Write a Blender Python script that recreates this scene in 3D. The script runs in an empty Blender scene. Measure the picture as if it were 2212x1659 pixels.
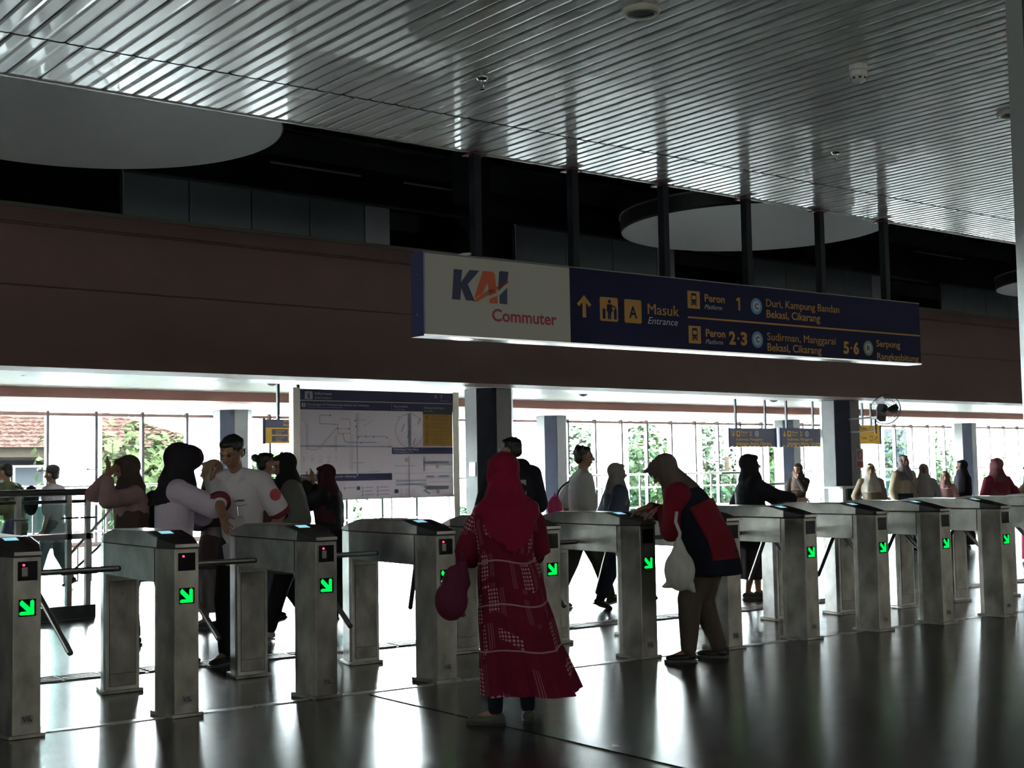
import bpy, math, random
from mathutils import Matrix, Vector
sc = bpy.context.scene
COL = sc.collection
R = math.radians
# ------------------------------------------------------------------ camera, sky, sun, exposure
cam = bpy.data.objects.new('camera', bpy.data.cameras.new('camera'))
COL.objects.link(cam)
cam.data.sensor_width = 36.0
cam.data.lens = 46.38
cam.data.clip_end = 400
cam.matrix_world = Matrix(((0.768, -0.029, -0.639, 0), (-0.640, -0.062, -0.766, 0), (-0.018, 0.998, -0.066, 1.42), (0, 0, 0, 1)))
sc.camera = cam
sc.view_settings.view_transform = 'Standard'
sc.view_settings.look = 'None'
sc.view_settings.gamma = 1.0
sc.view_settings.exposure = 1.35
w = bpy.data.worlds.new('sky')
sc.world = w
w.use_nodes = True
bg = w.node_tree.nodes['Background']
bg.inputs['Color'].default_value = (0.90, 0.97, 1.0, 1)
bg.inputs['Strength'].default_value = 110.0
sun = bpy.data.objects.new('sun', bpy.data.lights.new('sun', 'SUN'))
COL.objects.link(sun)
sun.data.energy = 2.5
sun.data.angle = R(1.5)
sun.data.color = (1.0, 0.96, 0.88)
sun.rotation_euler = (R(38), R(-14), 0)

# ------------------------------------------------------------------ mesh helpers
class M:
    def __init__(s):
        s.v = []; s.f = []; s.uv = None
    def add(s, vs, fs):
        o = len(s.v)
        s.v += [tuple(p) for p in vs]
        s.f += [tuple(i + o for i in f) for f in fs]
        return s
    def box(s, x0, x1, y0, y1, z0, z1):
        return s.add([(x0,y0,z0),(x1,y0,z0),(x1,y1,z0),(x0,y1,z0),(x0,y0,z1),(x1,y0,z1),(x1,y1,z1),(x0,y1,z1)],
                     [(3,2,1,0),(4,5,6,7),(0,1,5,4),(1,2,6,5),(2,3,7,6),(3,0,4,7)])
    def prism(s, a, z0, z1, b=None):
        b = b or a
        return s.loft([[(x, y, z0) for x, y in a], [(x, y, z1) for x, y in b]])
    def loft(s, rings, c0=True, c1=True, closed=True):
        n = len(rings[0]); o = []
        vs = [p for r in rings for p in r]
        for i in range(len(rings) - 1):
            for j in range(n if closed else n - 1):
                k = (j + 1) % n
                o.append((i*n+j, i*n+k, (i+1)*n+k, (i+1)*n+j))
        if c0: o.append(tuple(range(n - 1, -1, -1)))
        if c1: o.append(tuple((len(rings)-1)*n + j for j in range(n)))
        return s.add(vs, o)
    def tube(s, pts, r, n=8):
        pts = [Vector(p) for p in pts]
        rs = r if isinstance(r, (list, tuple)) else [r] * len(pts)
        rings = []
        up = None
        for i, p in enumerate(pts):
            t = (pts[min(i+1, len(pts)-1)] - pts[max(i-1, 0)]).normalized()
            if up is None:
                up = Vector((0,0,1)) if abs(t.z) < .9 else Vector((1,0,0))
            a = t.cross(up).normalized(); b = a.cross(t).normalized(); up = b
            rings.append([p + a*(rs[i]*math.cos(q)) + b*(rs[i]*math.sin(q)) for q in [2*math.pi*k/n for k in range(n)]])
        return s.loft(rings)
    def bar(s, p, q, w, h=None):
        h = h or w
        p = Vector(p); q = Vector(q); t = (q - p).normalized()
        up = Vector((0,0,1)) if abs(t.z) < .95 else Vector((0,1,0))
        a = t.cross(up).normalized()*w/2; b = a.cross(t).normalized()*h/2
        return s.loft([[c-a-b, c+a-b, c+a+b, c-a+b] for c in (p, q)])
    def cone(s, p, q, r0, r1, n=14, flat=False, e=1.0):
        """tapered limb with round ends; e squashes it along its second axis"""
        p = Vector(p); q = Vector(q); t = q - p
        L = t.length
        if L < 1e-6: return s.ell(p, (r0, r0, r0))
        t /= L
        up = Vector((0,1,0)) if abs(t.y) < .9 else Vector((0,0,1))
        a = t.cross(up).normalized(); b = a.cross(t).normalized()
        prof = []
        if not flat:
            for k in range(5):
                q_ = math.pi/2*(1 - k/5)
                prof.append((-r0*math.sin(q_)*.999, r0*math.cos(q_) + 1e-4))
        prof += [(0, r0), (L*.5, (r0+r1)/2), (L, r1)]
        if not flat:
            for k in range(1, 6):
                q_ = math.pi/2*k/5
                prof.append((L + r1*math.sin(q_), r1*math.cos(q_) + 1e-4))
        rings = [[p + t*d + a*(r*math.cos(x)) + b*(r*e*math.sin(x)) for x in [2*math.pi*k/n for k in range(n)]] for d, r in prof]
        return s.loft(rings)
    def ell(s, c, r, rot=None, nu=16, nv=10):
        c = Vector(c); vs = []; fs = []
        for i in range(nv + 1):
            th = math.pi*i/nv
            for j in range(nu):
                ph = 2*math.pi*j/nu
                d = Vector((r[0]*math.sin(th)*math.cos(ph), r[1]*math.sin(th)*math.sin(ph), r[2]*math.cos(th)))
                if th == 0 or i == nv: d = Vector((1e-5*math.cos(ph), 1e-5*math.sin(ph), r[2]*math.cos(th)))
                vs.append(c + (rot @ d if rot else d))
        for i in range(nv):
            for j in range(nu):
                k = (j+1) % nu
                fs.append((i*nu+j, (i+1)*nu+j, (i+1)*nu+k, i*nu+k))
        fs.append(tuple(range(nu))); fs.append(tuple(nv*nu + j for j in range(nu-1, -1, -1)))
        return s.add(vs, fs)
    def face(s, pts):
        return s.add(pts, [tuple(range(len(pts)))])
    def xf(s, m):
        s.v = [tuple(m @ Vector(p)) for p in s.v]
        return s
    def build(s, name, mat, parent=None, smooth=False, remesh=None, it=4, bevel=0, loc=None, rotz=0, fac=.6):
        me = bpy.data.meshes.new(name)
        me.from_pydata(s.v, [], s.f)
        if s.uv:
            lay = me.uv_layers.new(name='uv')
            for lp in me.loops:
                lay.data[lp.index].uv = s.uv[lp.vertex_index]
        me.update()
        o = bpy.data.objects.new(name, me)
        COL.objects.link(o)
        if remesh:
            m = o.modifiers.new('r', 'REMESH'); m.mode = 'VOXEL'; m.voxel_size = remesh; m.use_smooth_shade = True
            m = o.modifiers.new('s', 'SMOOTH'); m.iterations = it; m.factor = fac
        if bevel:
            m = o.modifiers.new('b', 'BEVEL'); m.width = bevel; m.segments = 2; m.limit_method = 'ANGLE'; m.angle_limit = R(35)
        if remesh or bevel:
            dg = bpy.context.evaluated_depsgraph_get()
            ne = bpy.data.meshes.new_from_object(o.evaluated_get(dg))
            o.modifiers.clear(); o.data = ne; bpy.data.meshes.remove(me); me = ne; me.name = name
        if mat: 
            me.materials.clear(); me.materials.append(mat)
        if smooth or remesh:
            me.polygons.foreach_set('use_smooth', [True]*len(me.polygons))
        if parent: o.parent = parent
        if loc: o.location = loc
        o.rotation_euler.z = rotz
        return o

def tag(o, label=None, cat=None, group=None, kind=None):
    if label: o['label'] = label
    if cat: o['category'] = cat
    if group: o['group'] = group
    if kind: o['kind'] = kind
    return o
def thing(name, label, cat, loc=(0,0,0), rotz=0, group=None):
    o = bpy.data.objects.new(name, None); COL.objects.link(o)
    o.empty_display_size = .1
    o.location = loc; o.rotation_euler.z = rotz
    return tag(o, label, cat, group)
def struct(m, name, mat, **k):
    return tag(m.build(name, mat, **k), kind='structure')
def copy_tree(o, parent=None):
    c = o.copy(); COL.objects.link(c)
    if parent: c.parent = parent
    for ch in o.children: copy_tree(ch, c)
    return c
def ngon(r, n=24, cx=0, cy=0, a0=0):
    return [(cx + r*math.cos(a0 + 2*math.pi*k/n), cy + r*math.sin(a0 + 2*math.pi*k/n)) for k in range(n)]

# ------------------------------------------------------------------ materials
MAT = {}
def mat(name, col, rough=.5, metal=0, spec=.5, noise=None, emit=0, trans=0, bump=0, coat=0):
    """noise = (scale, amount, (sx,sy,sz)) varies colour and gloss"""
    if name in MAT: return MAT[name]
    m = bpy.data.materials.new(name); m.use_nodes = True
    nt = m.node_tree; b = nt.nodes['Principled BSDF']
    b.inputs['Base Color'].default_value = (*col, 1)
    b.inputs['Roughness'].default_value = rough
    b.inputs['Metallic'].default_value = metal
    b.inputs['Specular IOR Level'].default_value = spec
    if coat: b.inputs['Coat Weight'].default_value = coat
    if emit:
        b.inputs['Emission Color'].default_value = (*col, 1); b.inputs['Emission Strength'].default_value = emit
    if noise or bump:
        tc = nt.nodes.new('ShaderNodeTexCoord'); mp = nt.nodes.new('ShaderNodeMapping')
        nt.links.new(tc.outputs['Object'], mp.inputs['Vector'])
        sc_, am, st = noise or (20, 0, (1,1,1))
        mp.inputs['Scale'].default_value = st
        if metal == 1 and am:                 # every piece of steel carries its own stains
            oi = nt.nodes.new('ShaderNodeObjectInfo'); sx_ = nt.nodes.new('ShaderNodeMath'); sx_.operation = 'MULTIPLY'; sx_.inputs[1].default_value = 37.0
            nt.links.new(oi.outputs['Random'], sx_.inputs[0]); nt.links.new(sx_.outputs[0], mp.inputs['Location'])
        n = nt.nodes.new('ShaderNodeTexNoise'); n.inputs['Scale'].default_value = sc_; n.inputs['Detail'].default_value = 5
        nt.links.new(mp.outputs[0], n.inputs['Vector'])
        if am:
            r = nt.nodes.new('ShaderNodeValToRGB')
            r.color_ramp.elements[0].position = .32; r.color_ramp.elements[1].position = .68
            r.color_ramp.elements[0].color = (*[c*(1-am) for c in col], 1)
            r.color_ramp.elements[1].color = (*[min(1, c*(1+am)) for c in col], 1)
            nt.links.new(n.outputs['Fac'], r.inputs[0]); nt.links.new(r.outputs[0], b.inputs['Base Color'])
            mr = nt.nodes.new('ShaderNodeMapRange'); mr.inputs['To Min'].default_value = rough*.8; mr.inputs['To Max'].default_value = min(1, rough*1.25)
            nt.links.new(n.outputs['Fac'], mr.inputs['Value']); nt.links.new(mr.outputs[0], b.inputs['Roughness'])
        if bump:
            bp = nt.nodes.new('ShaderNodeBump'); bp.inputs['Strength'].default_value = bump; bp.inputs['Distance'].default_value = .022
            nt.links.new(n.outputs['Fac'], bp.inputs['Height']); nt.links.new(bp.outputs[0], b.inputs['Normal'])
    MAT[name] = m
    return m
def glass(name, tint=(1,1,1), k=.06, rough=.02):
    m = bpy.data.materials.new(name); m.use_nodes = True
    nt = m.node_tree; nt.nodes.clear()
    o = nt.nodes.new('ShaderNodeOutputMaterial'); mx = nt.nodes.new('ShaderNodeMixShader')
    t = nt.nodes.new('ShaderNodeBsdfTransparent'); g = nt.nodes.new('ShaderNodeBsdfGlossy')
    t.inputs['Color'].default_value = (*tint, 1); g.inputs['Roughness'].default_value = rough
    lw = nt.nodes.new('ShaderNodeLayerWeight'); lw.inputs['Blend'].default_value = .5
    pw = nt.nodes.new('ShaderNodeMath'); pw.operation = 'POWER'; pw.inputs[1].default_value = 5
    fr = nt.nodes.new('ShaderNodeMapRange'); fr.inputs['To Min'].default_value = .025; fr.inputs['To Max'].default_value = .7
    nt.links.new(lw.outputs['Facing'], pw.inputs[0]); nt.links.new(pw.outputs[0], fr.inputs['Value'])
    nt.links.new(fr.outputs[0], mx.inputs[0]); nt.links.new(t.outputs[0], mx.inputs[1]); nt.links.new(g.outputs[0], mx.inputs[2])
    nt.links.new(mx.outputs[0], o.inputs[0])
    return m
steel = mat('stainless steel', (.50,.485,.455), .30, 1, noise=(5, .28, (1,1,1)))
steel_worn = mat('worn stainless steel', (.36,.335,.30), .42, 1, noise=(7, .35, (1,1,.6)))
tube_steel = mat('brushed tube steel', (.36,.35,.34), .3, 1)
black = mat('black plastic', (.018,.018,.02), .35)
charcoal = mat('charcoal painted plastic', (.05,.05,.055), .45)
window_black = mat('dark scanner glass', (.004,.004,.005), .15)
navy = mat('navy enamel', (.022,.026,.085), .4)
navy_dark = mat('dark navy cladding', (.010,.011,.018), .45, 0, .15, noise=(3,.2,(1,1,1)))
alu = mat('aluminium cladding', (.065,.065,.064), .5, 0, .2, noise=(3,.12,(1,1,1)))
grey_clad = mat('grey cladding', (.16,.16,.165), .4, .3)
brown = mat('brown beam panel', (.17,.092,.082), .5, noise=(1.2,.10,(1,1,1)))
brown_dark = mat('dark brown groove', (.10,.035,.035), .6)
cream_white = mat('white ceiling panel', (.78,.77,.70), .3, noise=(.8,.05,(1,1,1)))
white_panel = mat('white sign face', (.47,.45,.405), .5, 0, .3)
gold = mat('sign yellow', (.44,.215,.024), .5)
white_ink = mat('white print', (.45,.45,.48), .5)
cyan_lcd = mat('cyan lcd glow', (.35,.75,.90), .3, emit=.34)
red_led = mat('red led glow', (1.0,.03,.12), .3, emit=1.7)
dark_steel = mat('dark painted steel', (.02,.023,.028), .5)
post_blue = mat('dark blue post', (.008,.010,.016), .5, 0, .2)
maroon_flange = mat('maroon flange', (.14,.03,.035), .5)
# ------------------------------------------------------------------ floor
def floor_material():
    m = bpy.data.materials.new('polished dark tiles'); m.use_nodes = True
    nt = m.node_tree; b = nt.nodes['Principled BSDF']; L = nt.links.new
    tc = nt.nodes.new('ShaderNodeTexCoord'); mp = nt.nodes.new('ShaderNodeMapping')
    mp.inputs['Rotation'].default_value = (0,0,R(4.5)); mp.inputs['Location'].default_value = (.1,.27,0)
    L(tc.outputs['Object'], mp.inputs['Vector'])
    br = nt.nodes.new('ShaderNodeTexBrick')
    br.offset = 0; br.inputs['Scale'].default_value = 1.0
    br.inputs['Brick Width'].default_value = .96; br.inputs['Row Height'].default_value = 1.02
    br.inputs['Mortar Size'].default_value = .006; br.inputs['Mortar Smooth'].default_value = .1
    br.inputs['Color1'].default_value = (.050,.050,.048,1); br.inputs['Color2'].default_value = (.066,.064,.060,1)
    br.inputs['Mortar'].default_value = (.012,.012,.012,1)
    L(mp.outputs[0], br.inputs['Vector'])
    n = nt.nodes.new('ShaderNodeTexNoise'); n.inputs['Scale'].default_value = 2.3; n.inputs['Detail'].default_value = 7
    st = nt.nodes.new('ShaderNodeMapping'); st.inputs['Scale'].default_value = (1,3,1); st.inputs['Rotation'].default_value = (0,0,R(40))
    L(tc.outputs['Object'], st.inputs['Vector']); L(st.outputs[0], n.inputs['Vector'])
    mx = nt.nodes.new('ShaderNodeMixRGB'); mx.blend_type = 'MULTIPLY'; mx.inputs[0].default_value = .55
    L(br.outputs['Color'], mx.inputs[1]); L(n.outputs['Fac'], mx.inputs[2]); L(mx.outputs[0], b.inputs['Base Color'])
    mr = nt.nodes.new('ShaderNodeMapRange'); mr.inputs['To Min'].default_value = .17; mr.inputs['To Max'].default_value = .29
    L(n.outputs['Fac'], mr.inputs['Value']); L(mr.outputs[0], b.inputs['Roughness'])
    bp = nt.nodes.new('ShaderNodeBump'); bp.inputs['Strength'].default_value = .25; bp.inputs['Distance'].default_value = .004; bp.invert = True
    L(br.outputs['Fac'], bp.inputs['Height']); L(bp.outputs[0], b.inputs['Normal'])
    b.inputs['Specular IOR Level'].default_value = .5
    return m
XL, XR, YB, YG = -9, 64, -12, 27
struct(M().box(XL, XR, YB, 13.2, -.25, 0), 'floor', floor_material())
fm2 = floor_material(); fm2.name = 'tiles lightened for bounce'  # hall tiles again, colour raised here to bounce light up to the ceiling
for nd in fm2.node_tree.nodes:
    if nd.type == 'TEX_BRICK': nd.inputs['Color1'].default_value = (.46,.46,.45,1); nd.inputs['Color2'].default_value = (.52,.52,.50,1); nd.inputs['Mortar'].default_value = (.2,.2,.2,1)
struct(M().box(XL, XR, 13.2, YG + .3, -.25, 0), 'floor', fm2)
# metal channel under the gate fronts, the one running to the viewer, and the tactile guide strip
chan = mat('worn steel channel', (.30,.30,.30), .28, .9, noise=(9,.5,(1,6,1)))
a = R(-5.3)
o = struct(M().box(-6, 30, -.03, .03, 0, .004), 'trim_1', chan); o.location = (2.84, 7.50, 0); o.rotation_euler.z = a
chan_d = mat('dark steel channel', (.09,.095,.11), .25, .8, noise=(6,.5,(1,1,1)))
o = struct(M().box(-.055, .055, -9, 0, 0, .004), 'trim_2', chan_d); o.location = (4.845, 7.22, 0); o.rotation_euler.z = R(-2.1)
tact = mat('brown tactile tile', (.13,.085,.062), .45)
m = M()
m.box(-8, 34, -.15, .15, 0, .004)
for k in range(4):
    y = -.105 + .07*k
    for j in range(-26, 112):
        m.box(j*.3 + .015, j*.3 + .285, y - .017, y + .017, .004, .010)
o = struct(m, 'trim_3', tact); o.location = (3.6, 9.40, 0); o.rotation_euler.z = a

# ------------------------------------------------------------------ plank ceiling of the hall
def plank_mat():
    m = mat('grey white ceiling plank', (.82,.82,.785), .26, 0, 1.0, noise=(1.6,.10,(1,.35,1)), coat=.6)
    return m
pm = plank_mat()
def planks(x0, x1, y0, y1, z, ph, pitch=.2115):
    m = M(); k = int((x0 - ph)//pitch)
    prof = [(0,.03),(.004,.018),(.006,.004),(.022,0),(.085,.0),(.105,.004),(.125,.0),(.19,0),(.206,.004),(.208,.018),(.2115,.03)]
    while ph + k*pitch < x1:
        x = ph + k*pitch
        m.loft([[(x + px, y0, z + pz) for px, pz in prof], [(x + px, y1, z + pz) for px, pz in prof]], False, False, closed=False)
        k += 1
    return m
def rim(m, x0, x1, y, z):
    return m.box(x0, x1, y - .012, y + .012, z - .006, z + .05)
ce = planks(-18, 62, -14.0, -.012, 4.0, 2.7)
o = struct(ce, 'ceiling', pm); o.location = (0, 7.66, 0); o.rotation_euler.z = R(-1.8)
ce2 = planks(-18, 62, .012, .80, 4.0, 2.8135)
o = struct(ce2, 'ceiling', pm); o.location = (0, 7.66, 0); o.rotation_euler.z = R(-1.8)
trim_m = mat('ceiling edge trim', (.30,.29,.27), .4, .5)
o = struct(M().box(-18, 62, .80, .825, 3.992, 4.22), 'trim_4', trim_m); o.location = (0, 7.66, 0); o.rotation_euler.z = R(-1.8)
o = struct(M().box(-18, 62, -14, .80, 4.04, 4.06), 'trim_5', dark_steel); o.location = (0, 7.66, 0); o.rotation_euler.z = R(-1.8)

# ------------------------------------------------------------------ brown beam, lower ceilings, second beam
m = M()
m.box(XL, XR, 14.0, 14.6, 2.62, 3.338)
m.box(XL, XR, 14.03, 14.6, 3.338, 3.495)
m.box(XL, XR, 14.0, 14.6, 3.495, 4.133)
m.box(XL, XR, 14.035, 14.6, 4.133, 4.168)
m.box(XL, XR, 14.0, 14.6, 4.168, 4.325)
struct(m, 'wall_front', brown)
struct(M().box(XL, XR, 13.985, 14.6, 4.326, 4.37), 'trim_6', mat('grey coping', (.16,.145,.13), .6))
struct(M().box(XL, XR, 13.995, 14.0, 4.133, 4.150).box(XL, XR, 13.994, 14.0, 3.484, 3.497), 'trim_7', brown_dark)
def panel_ceiling(x0, x1, y0, y1, z, dx, dy):
    m = M(); nx = int((x1-x0)/dx); ny = max(1, round((y1-y0)/dy)); dy = (y1-y0)/ny
    for i in range(nx):
        for j in range(ny):
            a, b = x0 + i*dx + .004, x0 + (i+1)*dx - .004
            c, d = y0 + j*dy + .004, y0 + (j+1)*dy - .004
            m.add([(a,c,z),(b,c,z),(b,d,z),(a,d,z)], [(0,3,2,1)])
    m.box(x0, x1, y0, y1, z + .01, z + .1)
    return m
struct(panel_ceiling(XL, XR, 14.6, 15.3, 2.625, 1.2, .7).box(XL, XR, 15.25, 15.3, 2.63, 3.0), 'ceiling', cream_white)
struct(panel_ceiling(XL, XR, 15.3, 21.1, 2.90, 1.2, .6), 'ceiling', cream_white)
struct(M().box(XL, XR, 21.0, 21.45, 2.735, 3.0), 'trim_8', mat('red brown beam', (.29,.125,.105), .5))
struct(panel_ceiling(XL, XR, 21.45, YG + .3, 2.83, 1.2, .6), 'ceiling', cream_white)
struct(M().box(XL, XR, 14.6, 27.45, 3.05, 4.3), 'floor', dark_steel)           # slab of the upper storey
# upper storey shell: dark roof and walls
struct(M().box(XL - .5, XR, YB, 27.6, 7.4, 7.7), 'ceiling', dark_steel)
struct(M().box(XL, XR, 20.5, 20.8, 4.3, 7.4), 'wall_back', dark_steel)
struct(M().box(XL, XR, -5.9, -5.6, 4.0, 7.4), 'wall_rear', dark_steel)
struct(M().box(XL, XR, -5.9, -5.6, 0, 2.3), 'wall_rear', mat('added dark rear wall', (.13,.12,.11), .7))  # unseen wall, added so the gate fronts mirror something dark
struct(M().box(XL, XR, -5.78, -5.76, 2.3, 4.0), 'window_90', glass('added rear fill glass', (.088,.086,.080)))  # unseen glazing, added to dose the light on faces turned this way
struct(M().box(XL, 2.2, 26.90, 26.92, 0, 2.83), 'window_92', glass('added dimming film', (.014,.0145,.014)))  # pane out of view, added to dim what the gate sides reflect
struct(M().box(XL - .3, XL, -5.9, 13.6, 0, 2.5).box(XL - .3, XL, 13.6, 27.4, 0, 7.4).box(XL - .3, XL, -5.9, 13.6, 4.0, 7.4), 'wall_left', mat('dull wall', (.12,.115,.11), .7))
struct(M().box(XL - .16, XL - .14, -5.9, 13.6, 2.5, 4.0), 'window_91', glass('added left fill glass', (.115,.117,.112)))  # unseen glazing strip, added to lighten the left of the plank ceiling
struct(M().box(XR, XR + .3, YB, 27.4, 0, 7.4), 'wall_right', mat('dull wall', (.12,.115,.11), .7))

# ------------------------------------------------------------------ glass wall: each bay is a window
frame_m = mat('window frame grey', (.035,.03,.032), .5, 0, .2)
pane = glass('clear window glass', (.97,1,1))
red_trans = mat('red brown transom', (.08,.035,.03), .5)
W = 1.035
x = 10.077 - 18*W
n = 0
wf = M().box(-.03, .03, YG, YG + .12, 0, 2.83)
wt = M().box(.03, W - .03, YG - .01, YG + .13, 2.735, 2.80).box(.03, W - .03, YG, YG + .12, .0, .10)
wp = M().box(.03, W - .03, YG + .05, YG + .062, .10, 2.735).box(.03, W - .03, YG + .05, YG + .062, 2.80, 2.83)
first = None
while x < XR - 1.2:
    n += 1
    if first is None:
        t = bpy.data.objects.new('window_1', None); COL.objects.link(t); tag(t, kind='structure')
        wf.build('mullion', frame_m, t); wt.build('transom', red_trans, t); wp.build('pane', pane, t)
        sp = M().tube([(W-.2, YG-.02, 1.62), (W+.03, YG-.02, 1.62)], .012, 6).ell((W-.2, YG-.02, 1.62), (.03,.02,.03), None, 8, 6)
        sp.build('glass_clamp', dark_steel, t)
        first = t
    else:
        t = copy_tree(first); t.name = 'window_%d' % n
    t.location = (x, 0, 0)
    x += W

# ------------------------------------------------------------------ pillars
def octo(af=.68, s=.28):
    h = af/2; c = s/2
    return [(-c,-h),(c,-h),(h,-c),(h,c),(c,h),(-c,h),(-h,c),(-h,-c)]
def pillar(x, y, z1, label, name='pillar', k=1.0, allgrey=None):
    t = thing(name, label, 'pillar', (x, y, 0))
    P = [(a*k, b*k) for a, b in octo()]
    fl = M(); ch = M(); fr = M()
    for i in range(8):
        a, b = Vector((*P[i], 0)), Vector((*P[(i+1) % 8], 0))
        nrm = Vector((b.y - a.y, a.x - b.x, 0)).normalized()
        d = (b - a).normalized()
        a2, b2 = a + d*.006, b - d*.006
        mm = (fl if i % 4 else fr) if i % 2 == 0 else ch
        for q, zz in (((a2, b2), (.12, z1)),):
            p0, p1 = q
            mm.loft([[p0 - nrm*.03 + Vector((0,0,z)), p1 - nrm*.03 + Vector((0,0,z)), p1 + Vector((0,0,z)), p0 + Vector((0,0,z))] for z in zz])
    fl.build('cladding', alu, t); fr.build('front_panel', allgrey or grey_clad, t); ch.build('corner_panel', allgrey or navy_dark, t)
    M().prism([(a*.95, b*.95) for a, b in P], 0, z1).build('core', grey_clad, t)
    M().prism([(a*1.02, b*1.02) for a, b in P], 0, .12).build('skirting', dark_steel, t)
    return t
pa = pillar(12.07, 14.98, 2.62, 'octagonal silver and navy pillar beside the information board')
pb = pillar(20.46, 14.98, 2.62, 'octagonal silver and navy pillar carrying the wall fan')
pillar(3.9, 14.98, 2.62, 'octagonal silver pillar beyond the left edge of the photo')
for xx, lab in ((13.55, 'octagonal pillar by the glass wall behind the guard in the white shirt'),
                (22.7, 'octagonal pillar by the glass wall behind the person with the pink bag'),
                (32.3, 'octagonal pillar by the glass wall behind the two small platform signs'),
                (42.2, 'octagonal pillar by the glass wall at the right, behind the woman in black')):
    pillar(xx, 25.6, 2.83, lab, k=1.12)
pillar(6.82, 3.36, 4.0, 'tall grey pillar at the right edge of the photo, nearest to the camera', allgrey=mat('light grey cladding', (.45,.45,.44), .5))
# dark columns of the upper storey
for xx, lab in ((11.75, 'dark upper column with flared head behind the left sign posts'), (19.9, 'dark upper column with flared head behind the right sign posts')):
    t = thing('upper_column', lab, 'column', (xx, 14.9, 4.37))
    M().prism([(-.21,-.21),(.21,-.21),(.21,.21),(-.21,.21)], 0, .9).prism([(-.34,-.3),(.34,-.3),(.34,.3),(-.34,.3)], 0, .12, [(-.23,-.22),(.23,-.22),(.23,.22),(-.23,.22)]).build('shaft', dark_steel, t)
    M().prism([(-.21,-.21),(.21,-.21),(.21,.21),(-.21,.21)], .42, .72, [(-.62,-.3),(.62,-.3),(.62,.3),(-.62,.3)]).box(-.62,.62,-.3,.3,.72,.80).build('flared_head', dark_steel, t)
    M().box(-.2, .2, -.2, .2, .8, 3.03).build('neck', dark_steel, t)
# balustrade panels of the upper storey
bal = mat('grey balustrade panel', (.27,.30,.325), .35); pale = mat('pale balustrade panel', (.62,.63,.72), .4)
rail_m = mat('grey handrail', (.13,.14,.145), .45)
def balustrade(x0, n, label, wd=.826):
    t = thing('balustrade', label, 'balustrade', (x0, 14.3, 4.37))
    for k in range(n):
        M().box(k*wd + .008, (k+1)*wd - .008, -.01, .01, .02, .55).build('panel', bal, t)
    M().box(n*wd + .01, n*wd + .39, -.012, .012, .02, .55).build('pale_panel', pale, t)
    M().box(0, n*wd + 2.0, -.03, .03, .55, .585).build('handrail', rail_m, t)
    for k in range(n + 1):
        M().box(k*wd - .015, k*wd + .015, .012, .04, 0, .55).build('stanchion', dark_steel, t)
balustrade(6.18, 4, 'grey upper balustrade above the brown beam left of the big hanging sign')
balustrade(12.05, 3, 'grey upper balustrade behind the middle posts of the big hanging sign', .97)
balustrade(17.29, 4, 'grey upper balustrade behind the right end of the big hanging sign', .84)
balustrade(22.93, 4, 'grey upper balustrade at the right edge of the photo')
# second, set-back parapet and roof steel with unlit tubes
struct(M().box(7.2, 11.6, 16.0, 16.05, 5.03, 5.30).box(13.6, 20.0, 16.0, 16.05, 5.05, 5.30).box(22.2, 27, 16.0, 16.05, 5.0, 5.28), 'trim_9', mat('pale parapet', (.25,.25,.24), .5))
def roof_beam(x0, x1, y, z, label):
    t = thing('roof_beam', label, 'beam', (x0, y, z))
    M().box(0, x1-x0, -.1, .1, 0, .04).box(0, x1-x0, -.02, .02, .04, .38).box(0, x1-x0, -.1, .1, .38, .42).build('girder', mat('roof steel', (.09,.094,.10), .5), t)
    for k in range(int((x1-x0)/1.6)):
        M().bar((k*1.6 + .4, 0, .42), (k*1.6 + .4, 0, 7.40 - z), .05).build('hanger', dark_steel, t)
    return t
roof_beam(3, 17.5, 16.6, 6.02, 'dark roof beam above the left half of the balustrade')
roof_beam(18.5, 36, 16.6, 6.25, 'dark roof beam above the right half of the balustrade')
tube_m = mat('unlit fluorescent tube', (.55,.56,.60), .3)
for x0, x1, z, lab in ((9.4, 10.95, 5.93, 'long unlit tube lamp under the dark roof beam, leftmost'), (11.75, 13.1, 5.93, 'unlit tube lamp under the dark roof beam behind the first sign post'),
                       (25.6, 27.6, 6.16, 'unlit tube lamp under the dark roof beam at the right')):
    t = thing('tube_lamp', lab, 'lamp', (x0, 16.6, z))
    M().tube([(0,0,0),(x1-x0,0,0)], .016, 8).build('tube', tube_m, t)
    M().box(0, x1-x0, -.03, .03, .02, .06).build('batten', dark_steel, t)
    M().bar((.2,0,.06), (.2,0,.1), .02).bar((x1-x0-.2,0,.06), (x1-x0-.2,0,.1), .02).build('hanger', dark_steel, t)
for k in range(9):
    xx = 8.2 + 2.2*k
    t = thing('roof_brace', 'dark diagonal roof brace in the opening over the brown beam', 'brace', (xx, 12.2, 5.4), 0, 'roof braces')
    M().bar((0,0,0), (.7,0,1.99), .06).bar((0,0,0), (-.7,0,1.99), .06).bar((0,0,0),(0,0,1.99),.05).build('strut', dark_steel, t)

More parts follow.
